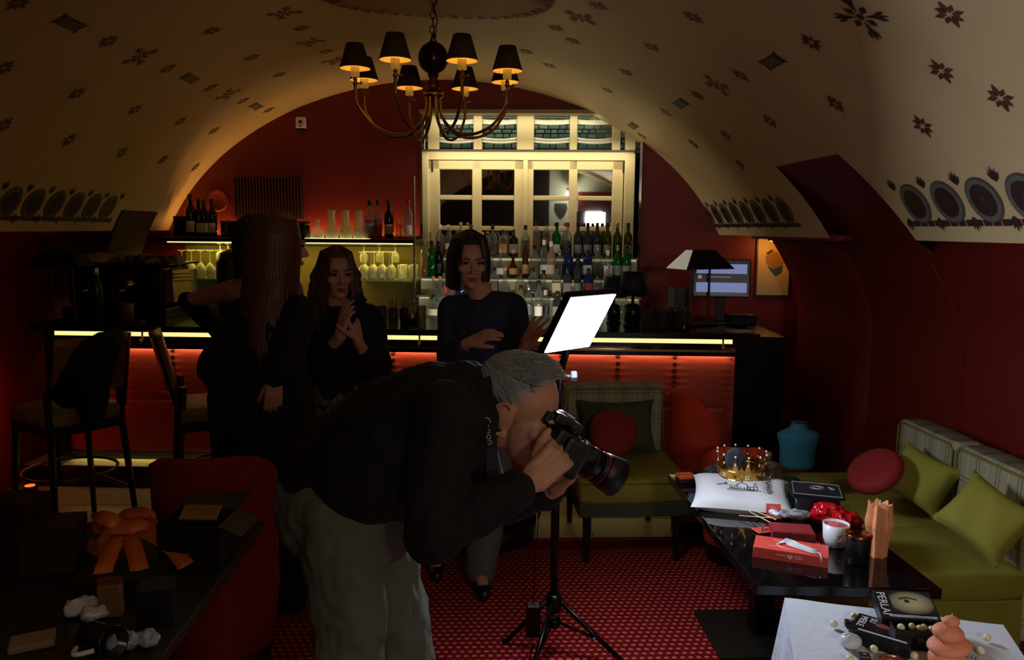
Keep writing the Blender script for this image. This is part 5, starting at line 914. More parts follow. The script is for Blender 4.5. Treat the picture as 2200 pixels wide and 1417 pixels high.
# ---------------------------------------------------------------- camera in his hands
cam_t = thing('camera', 'black camera with long zoom lens held to the eye of the bending person', 'camera', camO); xl = lens_d; zl = (Vector((0, 0, 1)) - xl * xl.z).normalized(); fm = frame_m((0, 0, 0), xl, zl); M_cam = mat('camera_black', (14, 14, 16), .45, .1, var=.1, bump=.1, bscale=400); M_camg = mat('camera_gloss', (20, 20, 24), .2, .3)
put('camera_body', MB().box(-.045, .025, -.07, .07, -.05, .045, fm), M_cam, cam_t, bevel=.012); put('viewfinder_hump', MB().box(-.055, .03, -.028, .028, .04, .072, fm), M_cam, cam_t, bevel=.01); put('grip', MB().box(-.02, .05, -.085, -.05, -.055, .04, fm), M_cam, cam_t, bevel=.012); put('eyecup', MB().box(-.075, -.05, -.022, .022, .03, .062, fm), M_cam, cam_t, bevel=.006)
rx = fm @ Matrix.Rotation(R(90), 4, 'Y'); put('lens_barrel', MB().lathe([(.034, .025), (.036, .03), (.036, .055), (.040, .06), (.040, .075), (.041, .08), (.041, .115), (.039, .117), (.039, .125), (.042, .127), (.042, .135)], 28, mtx=rx), M_camg, cam_t, smooth=True)
for z_ in (.058, .066, .094, .12): put('zoom_ring', MB().lathe([(.041, z_), (.0425, z_ + .001), (.0425, z_ + .006), (.041, z_ + .007)], 28, mtx=rx, cap=False), M_cam, cam_t)
put('red_ring', MB().lathe([(.0425, .131), (.0432, .132), (.0432, .1335), (.0425, .1345)], 28, mtx=rx, cap=False), mat('ring_red', (150, 30, 30), .4), cam_t); put('lens_hood', MB().lathe([(.043, .136), (.046, .14), (.052, .185), (.0505, .185), (.044, .142)], 28, mtx=rx, cap=False), M_cam, cam_t, smooth=True); put('front_glass', MB().lathe([(.001, .14), (.04, .139)], 24, mtx=rx, cap=False), mat('lens_glass', (8, 8, 16), .03), cam_t)
put('hot_shoe', MB().box(-.02, .0, -.012, .012, .072, .078, fm), mat('shoe_metal', (170, 175, 180), .3, .9), cam_t); put('mode_dial', MB().lathe([(.014, .045), (.015, .047), (.015, .058), (.013, .06)], 16, (0, 0, 0), fm @ Matrix.Translation((-.015, -.05, 0))), M_camg, cam_t); put('shutter_button', MB().lathe([(.007, .04), (.007, .048)], 12, (0, 0, 0), fm @ Matrix.Translation((.03, -.068, 0))), mat('shoe_metal', (170, 175, 180), .3, .9), cam_t)
# ---------------------------------------------------------------- generic standing figure
def woman(label, J, head, face, hs=1.0, legs=True, voxel=.005):
    t = thing('person', label, 'person', (J['base'].x, J['base'].y, 0)); b = MB(); Q = headQ(face, J.get('hup', (0, 0, 1))); head_parts(b, head, Q, hs); b.chain([J['neck'], head + Q @ Vector((0, .025, -.05))], [.055, .052])
    b.chain([J['pel'], J['waist'], J['chest'], J['neck']], [.13, .105, .115, .06])
    for a in ('L', 'R'):
        sh, el, wr = J['sh' + a], J['el' + a], J['wr' + a]; b.chain([J['chest'] + Vector((0, 0, .05)), sh, el, wr], [.085, .052, .038, .026])
        if 'hand' + a in J: hand(b, *J['hand' + a])
    for a in ('L', 'R'):
        if 'hip' + a in J: b.chain([J['hip' + a], J['kn' + a], J['an' + a]], [.095, .06, .042]); b.chain([J['an' + a], J['an' + a] + J['toe'] * .13 + Vector((0, 0, -.04))], [.04, .028])
    putw('body', remesh(b, voxel, 3, 'body'), M_skin, t); face_details(t, head, Q, hs); return t, Q
def legs_of(pel, fL, fR): return dict(hipL=pel + Vector((-.09, 0, -.02)), hipR=pel + Vector((.09, 0, -.02)), knL=(pel + Vector((-.09, 0, 0))).lerp(fL, .52) + Vector((0, -.03, 0)), knR=(pel + Vector((.09, 0, 0))).lerp(fR, .52) + Vector((0, -.03, 0)), anL=fL + Vector((0, 0, .08)), anR=fR + Vector((0, 0, .08)))
def shoes(t, J):
    for a in ('L', 'R'): q = J['an' + a]; putw('shoe', remesh(MB().chain([q + Vector((0, .03, -.035)) - J['toe'] * .02, q + J['toe'] * .08 + Vector((0, 0, -.045)), q + J['toe'] * .17 + Vector((0, 0, -.05))], [.044, .042, .03]), .008, 2, 'shoe'), M_shoe, t)
# ---------------------------------------------------------------- woman in the navy jumper
Y = 3.75; hd = P(1008, 562, Y); pel = P(1035, 845, Y + .02); fL, fR = PZ(935, 1218, 0), PZ(1032, 1256, 0)
J = dict(base=Vector((pel.x, Y, 0)), pel=pel, waist=P(1035, 770, Y), chest=P(1033, 690, Y), neck=P(1030, 625, Y), shL=P(972, 668, Y), elL=P(965, 770, Y - .06), wrL=P(1003, 738, Y - .24), shR=P(1098, 662, Y), elR=P(1122, 770, Y + .0), wrR=P(1128, 745, Y - .2), toe=Vector((.1, -1, 0)).normalized())
J.update(legs_of(pel, fL, fR)); J['handL'] = (P(1008, 735, Y - .25), P(1062, 712, Y - .3) - P(1008, 735, Y - .25), Vector((-.2, -.6, .9)), 1, .98, (.18, .22, .3, .4), .1, .15, .35); J['handR'] = (P(1128, 742, Y - .22), Vector((.45, -.35, .8)), Vector((-.3, -1, .2)), 1, .98, (.2, .25, .3, .35), .15, .28, .8)
wD, QD = woman('person with dark bob in navy jumper gesturing with both hands before the bar', J, hd, (.22, -1, -.18), 1.0)
s = MB(); s.chain([J['pel'] + Vector((0, 0, .02)), J['waist'], J['chest'], J['neck'] + Vector((0, 0, -.085))], [.14, .13, .135, .078])
for k in (-.06, .06): s.chain([J['waist'] + Vector((k, 0, 0)), J['chest'] + Vector((k, 0, 0))], [.115, .115])
s.chain([J['chest'] + Vector((0, 0, .06)), J['shL'], J['elL'], P(990, 748, Y - .2)], [.09, .075, .058, .043]); s.chain([J['chest'] + Vector((0, 0, .06)), J['shR'], J['elR'], P(1126, 762, Y - .12)], [.09, .075, .058, .043]); putw('jumper', remesh(s, .008, 4, 'jumper', .006, 16), M_navy, wD)
putw('jumper_collar', MB().tube([J['neck'] + Vector((.072 * math.cos(a), .066 * math.sin(a), -.036 + .022 * math.sin(a))) for a in [2 * math.pi * k / 22 for k in range(23)]], .012, 8), M_navy, wD)
t_ = MB(); t_.chain([J['pel'] + Vector((0, 0, .02)), J['pel'] + Vector((0, 0, -.06))], [.148, .14])
for a in 'LR': t_.chain([J['hip' + a], J['kn' + a], J['an' + a] + Vector((0, 0, .0))], [.105, .083, .082])
putw('trousers', remesh(t_, .009, 3, 'trousers', .007, 14), M_greytr, wD); shoes(wD, J); putw('ring', MB().tube([P(1050, 722, Y - .325) + Vector((.008 * math.cos(a), 0, .008 * math.sin(a))) for a in [k * .7 for k in range(10)]], .0015, 5), mat('ring_silver', (200, 200, 205), .2, 1.0), wD)
def bob(head, Q, root, m_, s, length, fringe=True, seedn=1, wavy=0.0, n=240, side=.2, out=.0, rad=(.009, .008, .003)):
    W = lambda p: head + Q @ (Vector(p) * s); hm = MB(); hm.ell(W((0, .026, .05)), (.086 * s, .1 * s, .083 * s), 20, 14, Q); hm.ell(W((0, .055, .0)), (.08 * s, .075 * s, .08 * s), 18, 12, Q); me = remesh(hm, .006, 2, 'hair'); bq = bmesh.new(); bq.from_mesh(me); Qi = Q.transposed()
    def bald(v): q = Qi @ (v - head) / s; return (q.y < -.03 and q.z < .088) or (q.z < .0 and q.y < .0)
    bmesh.ops.delete(bq, geom=[v for v in bq.verts if bald(v.co)], context='VERTS'); bq.to_mesh(me); bq.free(); putw('hair', me, m_, root)
    def rt(rs): return rs.uniform(-2.5, 2.5), rs.random()
    def fall(a, rs):
        th, q = a; d = Vector((math.sin(th), math.cos(th), 0)); x0 = side * .02; sx = math.copysign(1, d.x) if abs(d.x) > .02 else 1
        p0 = Vector((x0 + d.x * .02, .01 + d.y * .03, .132)); p1 = Vector((d.x * .07, .02 + d.y * .075, .105)); p2 = Vector((d.x * .088, .022 + d.y * .1, .04)); L = length * rs.uniform(.88, 1.05); pts = [p0, p1, p2]; k = 6; ph_ = rs.uniform(0, 6)
        for i in range(1, k + 1):
            z = .04 - L * i / k; wv = wavy * math.sin(ph_ + i * 1.6); r = 1 + out * i / k; pts.append(Vector((d.x * (.089 + rs.uniform(-.006, .006)) * r + wv, .022 + d.y * .1 * r + wv * .6 + .0, z)))
        return [W(p) for p in pts]
    return strands(root, 'hair_locks', m_, rt, fall, n, tuple(x * s for x in rad), 7, seedn)
bob(hd, QD, wD, mat('dark_hair', (30, 22, 20), .5, var=.3, scale=60), 1.05, .155, seedn=3, n=260)['kind'] = 'stuff'
# ---------------------------------------------------------------- wavy-haired woman with the phone
Y = 3.95; hd = P(724, 590, Y); pel = P(728, 830, Y); fL, fR = Vector((pel.x - .1, Y, 0)), Vector((pel.x + .1, Y - .03, 0))
J = dict(base=Vector((pel.x, Y, 0)), pel=pel, waist=P(730, 770, Y), chest=P(728, 705, Y), neck=P(725, 655, Y), shL=P(670, 690, Y), elL=P(672, 780, Y - .08), wrL=P(733, 722, Y - .24), shR=P(790, 686, Y), elR=P(806, 790, Y - .05), wrR=P(768, 735, Y - .22), toe=Vector((.1, -1, 0)).normalized())
J.update(legs_of(pel, fL, fR)); J['handR'] = (P(769, 728, Y - .24), P(757, 680, Y - .26) - P(769, 728, Y - .24), Vector((.9, -.5, -.1)), -1, .95, (.6, .65, .7, .7), .2, .05, .7); J['handL'] = (P(731, 712, Y - .25), P(748, 655, Y - .27) - P(731, 712, Y - .25), Vector((-.7, -.7, .1)), -1, .95, (.2, .25, .35, .4), .15, .12, .6)
wC, QC = woman('person with long wavy brown hair in black top tapping a phone', J, hd, (.45, -1, -.08), 1.0)
s = MB(); s.chain([J['pel'], J['waist'], J['chest'], J['neck'] + Vector((0, 0, -.06))], [.15, .135, .135, .08])
for k in (-.06, .06): s.chain([J['waist'] + Vector((k, 0, 0)), J['chest'] + Vector((k, 0, 0))], [.125, .115])
s.chain([J['chest'] + Vector((0, 0, .04)), J['shL'], J['elL'], P(705, 750, Y - .17)], [.09, .085, .08, .06]); s.chain([J['chest'] + Vector((0, 0, .04)), J['shR'], J['elR'], P(790, 768, Y - .14)], [.09, .085, .085, .065]); putw('blouse', remesh(s, .008, 4, 'blouse', .009, 14), M_blackcl, wC)
def skirt_mat():
    m, b = base('snake_print', sr(60, 66, 66), .7); q = NT(m); v = q.new('ShaderNodeTexVoronoi'); v.feature = 'DISTANCE_TO_EDGE'; v.inputs['Scale'].default_value = 26; tc_ = q.new('ShaderNodeTexCoord'); n_ = q.new('ShaderNodeTexNoise'); n_.inputs['Scale'].default_value = 9; q.link(tc_.outputs['Object'], v.inputs['Vector']); q.link(tc_.outputs['Object'], n_.inputs['Vector'])
    e = q.m('LESS_THAN', v.outputs['Distance'], .07); c = q.mix(n_.outputs[0], sr(40, 44, 42), sr(128, 128, 116)); c = q.mix(e, c, sr(14, 14, 14)); q.link(c, b.inputs['Base Color']); return m
m = MB(); m.grid(lambda i, j: pel + Vector(((.165 + .05 * j) * math.cos(2 * math.pi * i) * (1 + .03 * math.sin(16 * math.pi * i) * j), (.14 + .06 * j) * math.sin(2 * math.pi * i), .03 - .62 * j)), 60, 14, True); o = putw('skirt', m, skirt_mat(), wC); o.data.polygons.foreach_set('use_smooth', [True] * len(o.data.polygons)); shoes(wC, J)
bob(hd, QC, wC, mat('brown_wavy_hair', (70, 44, 30), .5, var=.35, scale=60), 1.04, .29, seedn=5, wavy=.02, n=340, out=.46, rad=(.007, .007, .003))['kind'] = 'stuff'
t = thing('phone', 'dark smartphone held up by the wavy-haired person', 'phone', P(766, 662, Y - .27), (R(-18), R(28), R(-55))); put('case', MB().box(-.035, .035, -.004, .004, -.072, .072), mat('phone_black', (16, 18, 26), .2), t, bevel=.004); put('screen', MB().box(-.032, .032, -.0046, -.004, -.067, .067), mat('phone_screen', (10, 12, 30), .1, emit=.004, ergb=(60, 90, 220)), t); put('lens', MB().ell((.02, .0045, .05), (.008, .002, .008)), M_camg, t)
# ---------------------------------------------------------------- long-haired woman with her back turned
Y = 3.4; hd = P(603, 528, Y); pel = P(560, 870, Y); fL, fR = Vector((pel.x - .09, Y, 0)), Vector((pel.x + .09, Y + .05, 0))
J = dict(base=Vector((pel.x, Y, 0)), pel=pel, waist=P(565, 790, Y), chest=P(575, 700, Y), neck=P(592, 612, Y), shL=P(520, 680, Y + .05), elL=P(468, 790, Y + .02), wrL=P(510, 850, Y - .12), shR=P(638, 672, Y - .05), elR=P(618, 770, Y - .16), wrR=P(592, 812, Y - .2), toe=Vector((.6, .8, 0)).normalized())
J.update(legs_of(pel, fL, fR)); J['handR'] = (P(591, 812, Y - .2), P(586, 870, Y - .2) - P(591, 812, Y - .2), Vector((.2, -1, .0)), 1, .95, (.25, .3, .35, .4), .15, .05, .4)
wA, QA = woman('person in black with long straight hair seen from behind at the bar', J, hd, (.85, .52, -.12), 1.03)
s = MB(); s.chain([J['pel'] + Vector((0, 0, -.05)), J['waist'], J['chest'], J['neck'] + Vector((0, 0, -.05))], [.2, .165, .15, .08])
for k in (-.07, .07): s.chain([J['pel'] + Vector((k, 0, 0)), J['waist'] + Vector((k * .8, 0, 0)), J['chest'] + Vector((k * .7, 0, 0))], [.155, .13, .115])
s.chain([J['chest'] + Vector((0, 0, .05)), J['shL'], J['elL'], J['wrL']], [.1, .085, .085, .07]); s.chain([J['chest'] + Vector((0, 0, .05)), J['shR'], J['elR'], P(593, 806, Y - .2)], [.1, .08, .07, .05]); putw('jacket', remesh(s, .009, 4, 'jacket', .01, 13), M_blackcl, wA)
m = MB()
for a in 'LR': m.chain([J['hip' + a], J['kn' + a], J['an' + a]], [.13, .11, .1])
m.chain([J['pel'], J['pel'] + Vector((0, 0, -.2))], [.17, .16]); putw('trousers', remesh(m, .01, 3, 'trousers', .01, 12), M_blackcl, wA); shoes(wA, J)
bob(hd, QA, wA, mat('auburn_hair', (84, 44, 26), .45, var=.35, scale=70), 1.06, .52, seedn=8, n=460, out=.12, wavy=.005, rad=(.006, .006, .002))['kind'] = 'stuff'
# ---------------------------------------------------------------- bare-shouldered woman behind her
Y = 3.98; hd = P(553, 522, Y); pel = P(560, 850, Y); fL, fR = Vector((pel.x - .09, Y, 0)), Vector((pel.x + .09, Y, 0))
J = dict(base=Vector((pel.x, Y, 0)), pel=pel, waist=P(563, 770, Y), chest=P(565, 675, Y), neck=P(562, 595, Y), shL=P(500, 622, Y), elL=P(402, 648, Y + .1), wrL=P(474, 712, Y + .05), shR=P(628, 620, Y), elR=P(650, 720, Y + .05), wrR=P(640, 790, Y), toe=Vector((0, 1, 0)))
J.update(legs_of(pel, fL, fR)); wB, QB = woman('bare-shouldered person with elbow out, hidden behind the long-haired one', J, hd, (.3, 1, 0), .98)
s = MB(); s.chain([J['pel'], J['waist'], J['chest'] + Vector((0, 0, -.02))], [.15, .13, .128]); 
for k in (-.05, .05): s.chain([J['waist'] + Vector((k, 0, 0)), J['chest'] + Vector((k, 0, -.02))], [.115, .108])
putw('vest_top', remesh(s, .009, 3, 'vest_top', .005, 14), M_blackcl, wB); s = MB(); s.chain([J['elL'].lerp(J['shL'], .02), J['wrL'], P(505, 735, Y)], [.052, .05, .05]); putw('long_glove', remesh(s, .008, 3, 'long_glove', .005, 16), M_blackcl, wB)
m = MB()
for a in 'LR': m.chain([J['hip' + a], J['kn' + a], J['an' + a]], [.115, .095, .085])
putw('trousers', remesh(m, .01, 3, 'trousers'), M_blackcl, wB); shoes(wB, J); bob(hd, QB, wB, MATS['dark_hair'], 1.03, .2, seedn=9, n=200)['kind'] = 'stuff'
# ================================================================== on the black table
T = lambda px, py, z=0.0: PZ(px, py, TZB + z)
# printed white cushion with the crown on it
cu = thing('printed_cushion', 'white cotton cushion printed with a black castle drawing', 'cushion', T(1592, 1080) + Vector((0, 0, .038)), (R(-84), R(0), R(-17)))
put('cover', cushion(.40, .33, .085, 24, .08), mat('white_cotton', (214, 214, 216), .9, var=.04, bump=.15, bscale=80), cu, smooth=True)
M_ink = mat('black_ink', (22, 22, 24), .8); ink = MB()
def surf(x, z, w=.40, h=.33, t=.085):
    a, b = x / (w / 2), z / (h / 2); e = (max(0, 1 - a ** 4) * max(0, 1 - b ** 4)) ** .55; return Vector((x, -(t / 2 * e) - .0035, z))
def strk(pts, r=.0014): ink.tube([surf(x, z) for x, z in pts], r, 4)
for poly in ([(-.02, -.05), (-.02, -.005), (.0, .015), (.02, -.005), (.02, -.05)], [(.02, -.05), (.02, -.025), (.06, -.025), (.06, -.05)], [(-.02, -.05), (-.02, -.02), (-.05, -.02), (-.05, -.05), (.06, -.05)], [(.045, -.025), (.052, .02), (.06, -.025)], [(-.06, -.06), (-.02, -.062), (.03, -.06), (.075, -.058)], [(-.1, -.02), (-.075, -.01), (-.06, -.012)], [(.0, .015), (.0, .035)], [(-.07, .0), (-.065, .008), (-.06, .0), (-.065, -.006), (-.07, .0)]): strk(poly)
for x in (-.04, -.03, -.008, .008, .03, .045): strk([(x, -.045), (x, -.035)], .002)
put('castle_print', ink, M_ink, cu)
lm = MB(); rs = random.Random(4)
for r_ in range(9):                                        # hand-drawn lettering running down the cushion edge
    z_ = .075 - .017 * r_; x_ = .105 + .002 * math.sin(r_ * 2); lm.tube([surf(x_ - .012, z_), surf(x_ + .012, z_ - .003)], .0015, 4); lm.tube([surf(x_ + (.012 if r_ % 2 else -.012), z_), surf(x_, z_ - .009)], .0013, 4)
    lm.tube([surf(.083, z_), surf(.087, z_ - .01)], .0009, 4)
put('lettering', lm, M_ink, cu)
# crown
def crown(label, loc, s, m_, gems=True, tilt=0.0):
    t = thing('crown', label, 'crown', loc, (R(tilt), 0, R(12))); t.scale = (s, s, s); r, h = .075, .042; n = 64; mb = MB()
    def fn(i, j):
        a = 2 * math.pi * i; k = i * 12; q = abs((k % 1) - .5) * 2; top = h + .045 * max(0, 1 - q * 2.2) + .018 * max(0, 1 - abs(q - 1) * 3.5); z = top * j; rr = r * (1 + .1 * z / .08); return (rr * math.cos(a), rr * math.sin(a), z)
    mb.grid(fn, 96, 5, True); put('band', mb, m_, t, solid=.0022); put('rim', MB().tube([(r * 1.01 * math.cos(a), r * 1.01 * math.sin(a), .004) for a in [2 * math.pi * k / 40 for k in range(41)]], .003, 6), m_, t); put('rim', MB().tube([(r * 1.05 * math.cos(a), r * 1.05 * math.sin(a), .034) for a in [2 * math.pi * k / 40 for k in range(41)]], .0022, 6), m_, t)
    if gems:
        M_pearl = mat('pearl', (236, 232, 222), .25); M_ruby = mat('ruby', (120, 14, 24), .1)
        for k in range(12):
            a = 2 * math.pi * (k + .5) / 12; c, sn = math.cos(a), math.sin(a); put('pearl', MB().ell((r * 1.13 * c, r * 1.13 * sn, .089), .0042, 8, 6), M_pearl, t, smooth=True); put('pearl', MB().ell((r * 1.09 * c, r * 1.09 * sn, .06), (.003, .003, .006), 8, 6), M_pearl, t, smooth=True)
            if k % 2: put('gem', MB().ell((r * 1.05 * c, r * 1.05 * sn, .018), (.006, .006, .005), 8, 6), M_ruby, t, smooth=True)
            else:
                for dx_, dz in ((-.004, -.004), (.004, -.004), (-.004, .004), (.004, .004)): put('pearl', MB().ell((r * 1.05 * c - dx_ * sn, r * 1.05 * sn + dx_ * c, .018 + dz), .0032, 6, 5), M_pearl, t, smooth=True)
        put('hoop', MB().tube([(.07 * math.cos(a) * .8, .03, .07 + .02 * math.sin(a)) for a in [math.pi * k / 12 for k in range(13)]], .002, 5), m_, t)
        vl = put('tulle_lining', remesh(MB().ell((-.02, .01, .055), (.035, .03, .045)), .006, 1, 'tulle_lining', .012, 45), glass('tulle', (130, 138, 156), .7), t)
    return t
M_gold = mat('gold', (214, 168, 72), .22, 1.0, var=.1)
crown('tall gold crown set with pearls and rubies on the printed cushion', T(1590, 1060) + Vector((0, 0, .078)), 1.22, M_gold)
crown('small dark metal crown standing behind the white cushion', T(1500, 1028), .42, mat('dark_bronze', (70, 54, 40), .35, .9), False)
# tulle scrap, gift box, cloche
o = put('tulle_scrap', remesh(MB().ell((0, 0, .02), (.05, .04, .025)).ell((.03, .02, .03), (.03, .03, .03)), .006, 1, 'tulle_scrap', .015, 40), glass('tulle_grey', (110, 114, 126), .5), loc=T(1537, 1022)); tag(o, 'crumpled grey tulle behind the gold crown', 'fabric')
t = thing('gift_box', 'small dark box with orange lid at the far table corner', 'box', T(1472, 1034), R(8)); put('box', MB().box(-.035, .035, -.03, .03, 0, .022), mat('box_maroon', (44, 14, 16), .5), t, bevel=.002); put('lid', MB().box(-.037, .037, -.032, .032, .02, .034), mat('box_orange', (200, 84, 44), .4), t, bevel=.002); put('ribbon', MB().box(-.037, .037, -.006, .006, .034, .036), M_gold, t)
t = thing('cloche', 'smoky glass cloche with a pinecone knob behind the crown', 'cloche', T(1648, 1048)); put('dome', MB().lathe([(.072, .01), (.075, .03), (.072, .07), (.055, .105), (.025, .122), (.008, .126)], 28, cap=False), glass('smoky_dome', (120, 104, 80), .45), t, smooth=True); put('base', MB().lathe([(.08, 0), (.085, .006), (.08, .012)], 28), mat('silver_base', (150, 146, 138), .2, .9), t, smooth=True)
pm = MB(); pm.ell((0, 0, .145), (.014, .014, .02), 14, 10)
for k in range(40): a = k * 2.4; z_ = -.9 + 1.8 * k / 39; r_ = math.sqrt(1 - z_ * z_) * .014; pm.ell((r_ * math.cos(a), r_ * math.sin(a), .145 + z_ * .02), .0035, 6, 4)
put('pinecone_knob', pm, mat('bronze_cone', (120, 100, 70), .35, .8), t, smooth=True); put('knob_stem', MB().lathe([(.012, .122), (.006, .128), (.006, .132)], 10), MATS['bronze_cone'], t)
# black box with open lid card
t = thing('black_gift_box', 'black presentation box with large printed cards lying across the top', 'box', T(1752, 1108), R(-16)); put('box', MB().box(-.078, .078, -.065, .065, 0, .095), mat('box_navy', (16, 18, 26), .45), t, bevel=.002)
for k in range(3): put('card', MB().box(-.105 + .006 * k, .085 + .006 * k, -.088, .085, .097 + .005 * k, .099 + .005 * k), mat('card_navy', (20, 24, 34), .5), t, rot=(R(0), R(0), R(5 - 4 * k)))
cl_ = put('card_border', MB().tube([(x, y, .1105) for x, y in ((-.09, -.078), (.085, -.078), (.085, .076), (-.09, .076), (-.09, -.078))], .0009, 4), mat('card_white', (200, 204, 210), .5), t, rot=R(-3)); put('card_emblem', MB().tube([(.0 + .026 * math.cos(a), .02 + .022 * math.sin(a), .1105) for a in [2 * math.pi * k / 24 for k in range(25)]], .0008, 4).tube([(.0 + .016 * math.cos(a), .02 + .013 * math.sin(a), .1105) for a in [2 * math.pi * k / 24 for k in range(25)]], .0008, 4), MATS['card_white'], t, rot=R(-3)); put('card_mark', MB().tube([(.045, .036, .1108), (.052, .022, .1108), (.058, .036, .1108)], .0016, 4).tube([(.05, .018, .1108), (.062, .012, .1108), (.066, .026, .1108)], .0016, 4), MATS['card_white'], t, rot=R(-3))
for k in range(2): put('box_text', MB().box(-.0785, -.0778, -.04, .03 - .03 * k, .06 - .015 * k, .064 - .015 * k), MATS['card_white'] if k == 0 else mat('grey_text', (90, 94, 100), .6), t)
# red foil bag
bm__ = MB(); rs = random.Random(11); bm__.ell((0, 0, .035), (.09, .055, .035), 18, 10, Matrix.Rotation(R(-20), 3, 'Z')); bm__.ell((-.03, .01, .055), (.055, .045, .035)); bm__.ell((.06, -.02, .025), (.045, .04, .03)); o = put('red_bag', remesh(bm__, .005, 1, 'red_bag', .014, 38), mat('red_foil', (190, 16, 30), .18, 0, .6, var=.25, scale=40), loc=T(1790, 1128)); tag(o, 'crumpled glossy red plastic bag behind the white cup', 'bag')
# coral boxes
M_coral = mat('coral_card', (216, 78, 66), .5, var=.03); M_coralw = mat('coral_print', (236, 196, 190), .6); M_mar = mat('maroon_card', (128, 30, 40), .5)
q0, q1 = T(1617, 1196), T(1779, 1221); ang = math.atan2(q1.y - q0.y, q1.x - q0.x); L = (q1 - q0).length; mid = (q0 + q1) / 2
t = thing('coral_box', 'flat coral box with heart print and cable laid on its lid', 'box', mid, ang); hB = .038; dB = .115; put('box', MB().box(-L / 2, L / 2, 0, dB, 0, hB), M_coral, t, bevel=.0015)
hm_ = MB(); hp = [(.0, -.009), (.009, .0), (.0095, .005), (.006, .0085), (.002, .0075), (0, .005), (-.002, .0075), (-.006, .0085), (-.0095, .005), (-.009, 0)]; hm_.add([(x + .0, -.0006, hB * .5 + z) for x, z in hp], [tuple(range(len(hp)))]); put('heart_print', hm_, M_coralw, t)
for x0, x1, z0 in ((-.045, -.014, .021), (.014, .04, .023), (.014, .04, .016)): put('print_line', MB().box(x0, x1, -.0006, 0, z0, z0 + .003), M_coralw, t)
put('lid_ring', MB().tube([(-.005 + .042 * math.cos(a), dB * .52 + .036 * math.sin(a), hB + .0005) for a in [2 * math.pi * k / 30 for k in range(31)]], .0014, 4), M_coralw, t)
for a in (.6, 2.4, 3.6, 5.6): put('lid_ray', MB().tube([(-.05 * math.cos(a) * .3 - L * .32 * (1 if math.cos(a) > 0 else -1) * 0 + math.cos(a) * .05, dB * .5 + math.sin(a) * .042, hB + .0004), (math.cos(a) * .08, dB * .5 + math.sin(a) * .052, hB + .0004)], .0009, 4), M_coralw, t)
cb = MB()
for k in range(7): o_ = .003 * (k - 3); cb.tube([(-.035 + o_, dB * .6 + o_ * 2, hB + .004), (-.02, dB * .75 + o_ * 2, hB + .006 + .002 * (k % 2)), (.0 + o_, dB * .6 + o_ * 2.5, hB + .006), (.03, dB * .42 + o_ * 2, hB + .005 + .002 * (k % 3)), (.06, dB * .3 + o_ * 2.2, hB + .004), (.085, dB * .22 + o_ * 2, hB + .004)], .002, 6)
cb.tube([(.085, dB * .22, hB + .004), (.095, dB * .12, hB + .004), (.098, -.002, hB - .002), (.1, -.006, hB - .016)], .002, 6); o = put('white_cable', cb, mat('cable_white', (212, 222, 228), .45), loc=mid, rot=ang, smooth=True); tag(o, 'bundled thin white cable lying on the coral box', 'cable')
t = thing('maroon_box', 'open maroon box with wrapped treats behind the coral box', 'box', T(1700, 1150), R(-12)); put('tray', MB().box(-.075, .075, -.05, .05, 0, .03), M_mar, t, bevel=.002); put('inner', MB().box(-.07, .07, -.045, .045, .0305, .031), mat('coral_in', (150, 44, 50), .5), t)
t = thing('coral_card', 'small coral card standing against the treats', 'card', T(1662, 1118) + Vector((0, 0, .01)), (R(-18), 0, R(-10))); put('card', MB().box(-.028, .028, -.001, .001, 0, .055), M_coral, t)
for k in range(3): put('print_line', MB().box(-.015, .015 - .004 * k, -.0016, -.001, .02 + .01 * k, .022 + .01 * k), M_coralw, t)
t = thing('heart_tag', 'coral tag with a black triangular emblem lying before the sticks', 'tag', T(1640, 1142) + Vector((0, 0, .004)), R(14)); put('card', MB().box(-.036, .036, -.026, .026, 0, .006), M_coral, t, bevel=.004); put('emblem', MB().tube([(-.014, -.012, .0065), (.004, .014, .0065), (.018, -.008, .0065), (-.014, -.012, .0065)], .002, 4), M_ink, t)
for k, (a, b) in enumerate((((1588, 1107), (1660, 1112)), ((1598, 1092), (1655, 1122)), ((1605, 1090), (1668, 1116)))):
    o = put('wooden_stick', MB().tube([T(*a, .012 + .004 * k), T(*b, .03)], .002, 6), mat('stick_wood', (222, 196, 150), .7)); tag(o, ['pale wooden stick lying lowest beside the coral tag', 'thin wooden stick pointing under the white cushion', 'upper wooden stick reaching the wrapped treats'][k], 'stick', 'wooden sticks')
t = thing('wrapped_cookie', 'iced lilac and white cookie in clear film on the maroon box', 'cookie', T(1712, 1128) + Vector((0, 0, .03)), (R(-20), R(10), R(20))); put('biscuit', MB().ell((0, 0, .008), (.042, .032, .009), 20, 8), mat('biscuit', (206, 186, 130), .8), t, smooth=True); put('icing', MB().ell((.002, 0, .013), (.039, .029, .008), 20, 8), mat('icing', (206, 204, 232), .6), t, smooth=True); put('film', remesh(MB().ell((0, 0, .014), (.06, .042, .018)).ell((-.06, .0, .014), (.03, .022, .012)), .005, 1, 'film', .008, 50), glass('film', (235, 238, 245), .85), t)
o = put('wrapped_treat', remesh(MB().ell((0, 0, .012), (.035, .014, .01)).ell((-.03, .012, .014), (.018, .016, .012)), .004, 1, 'wrapped_treat', .004, 60), mat('white_wrap', (222, 222, 230), .4), loc=T(1678, 1128) + Vector((0, 0, .03)), rot=R(-25)); tag(o, 'white twist-wrapped treat beside the lilac cookie', 'treat')
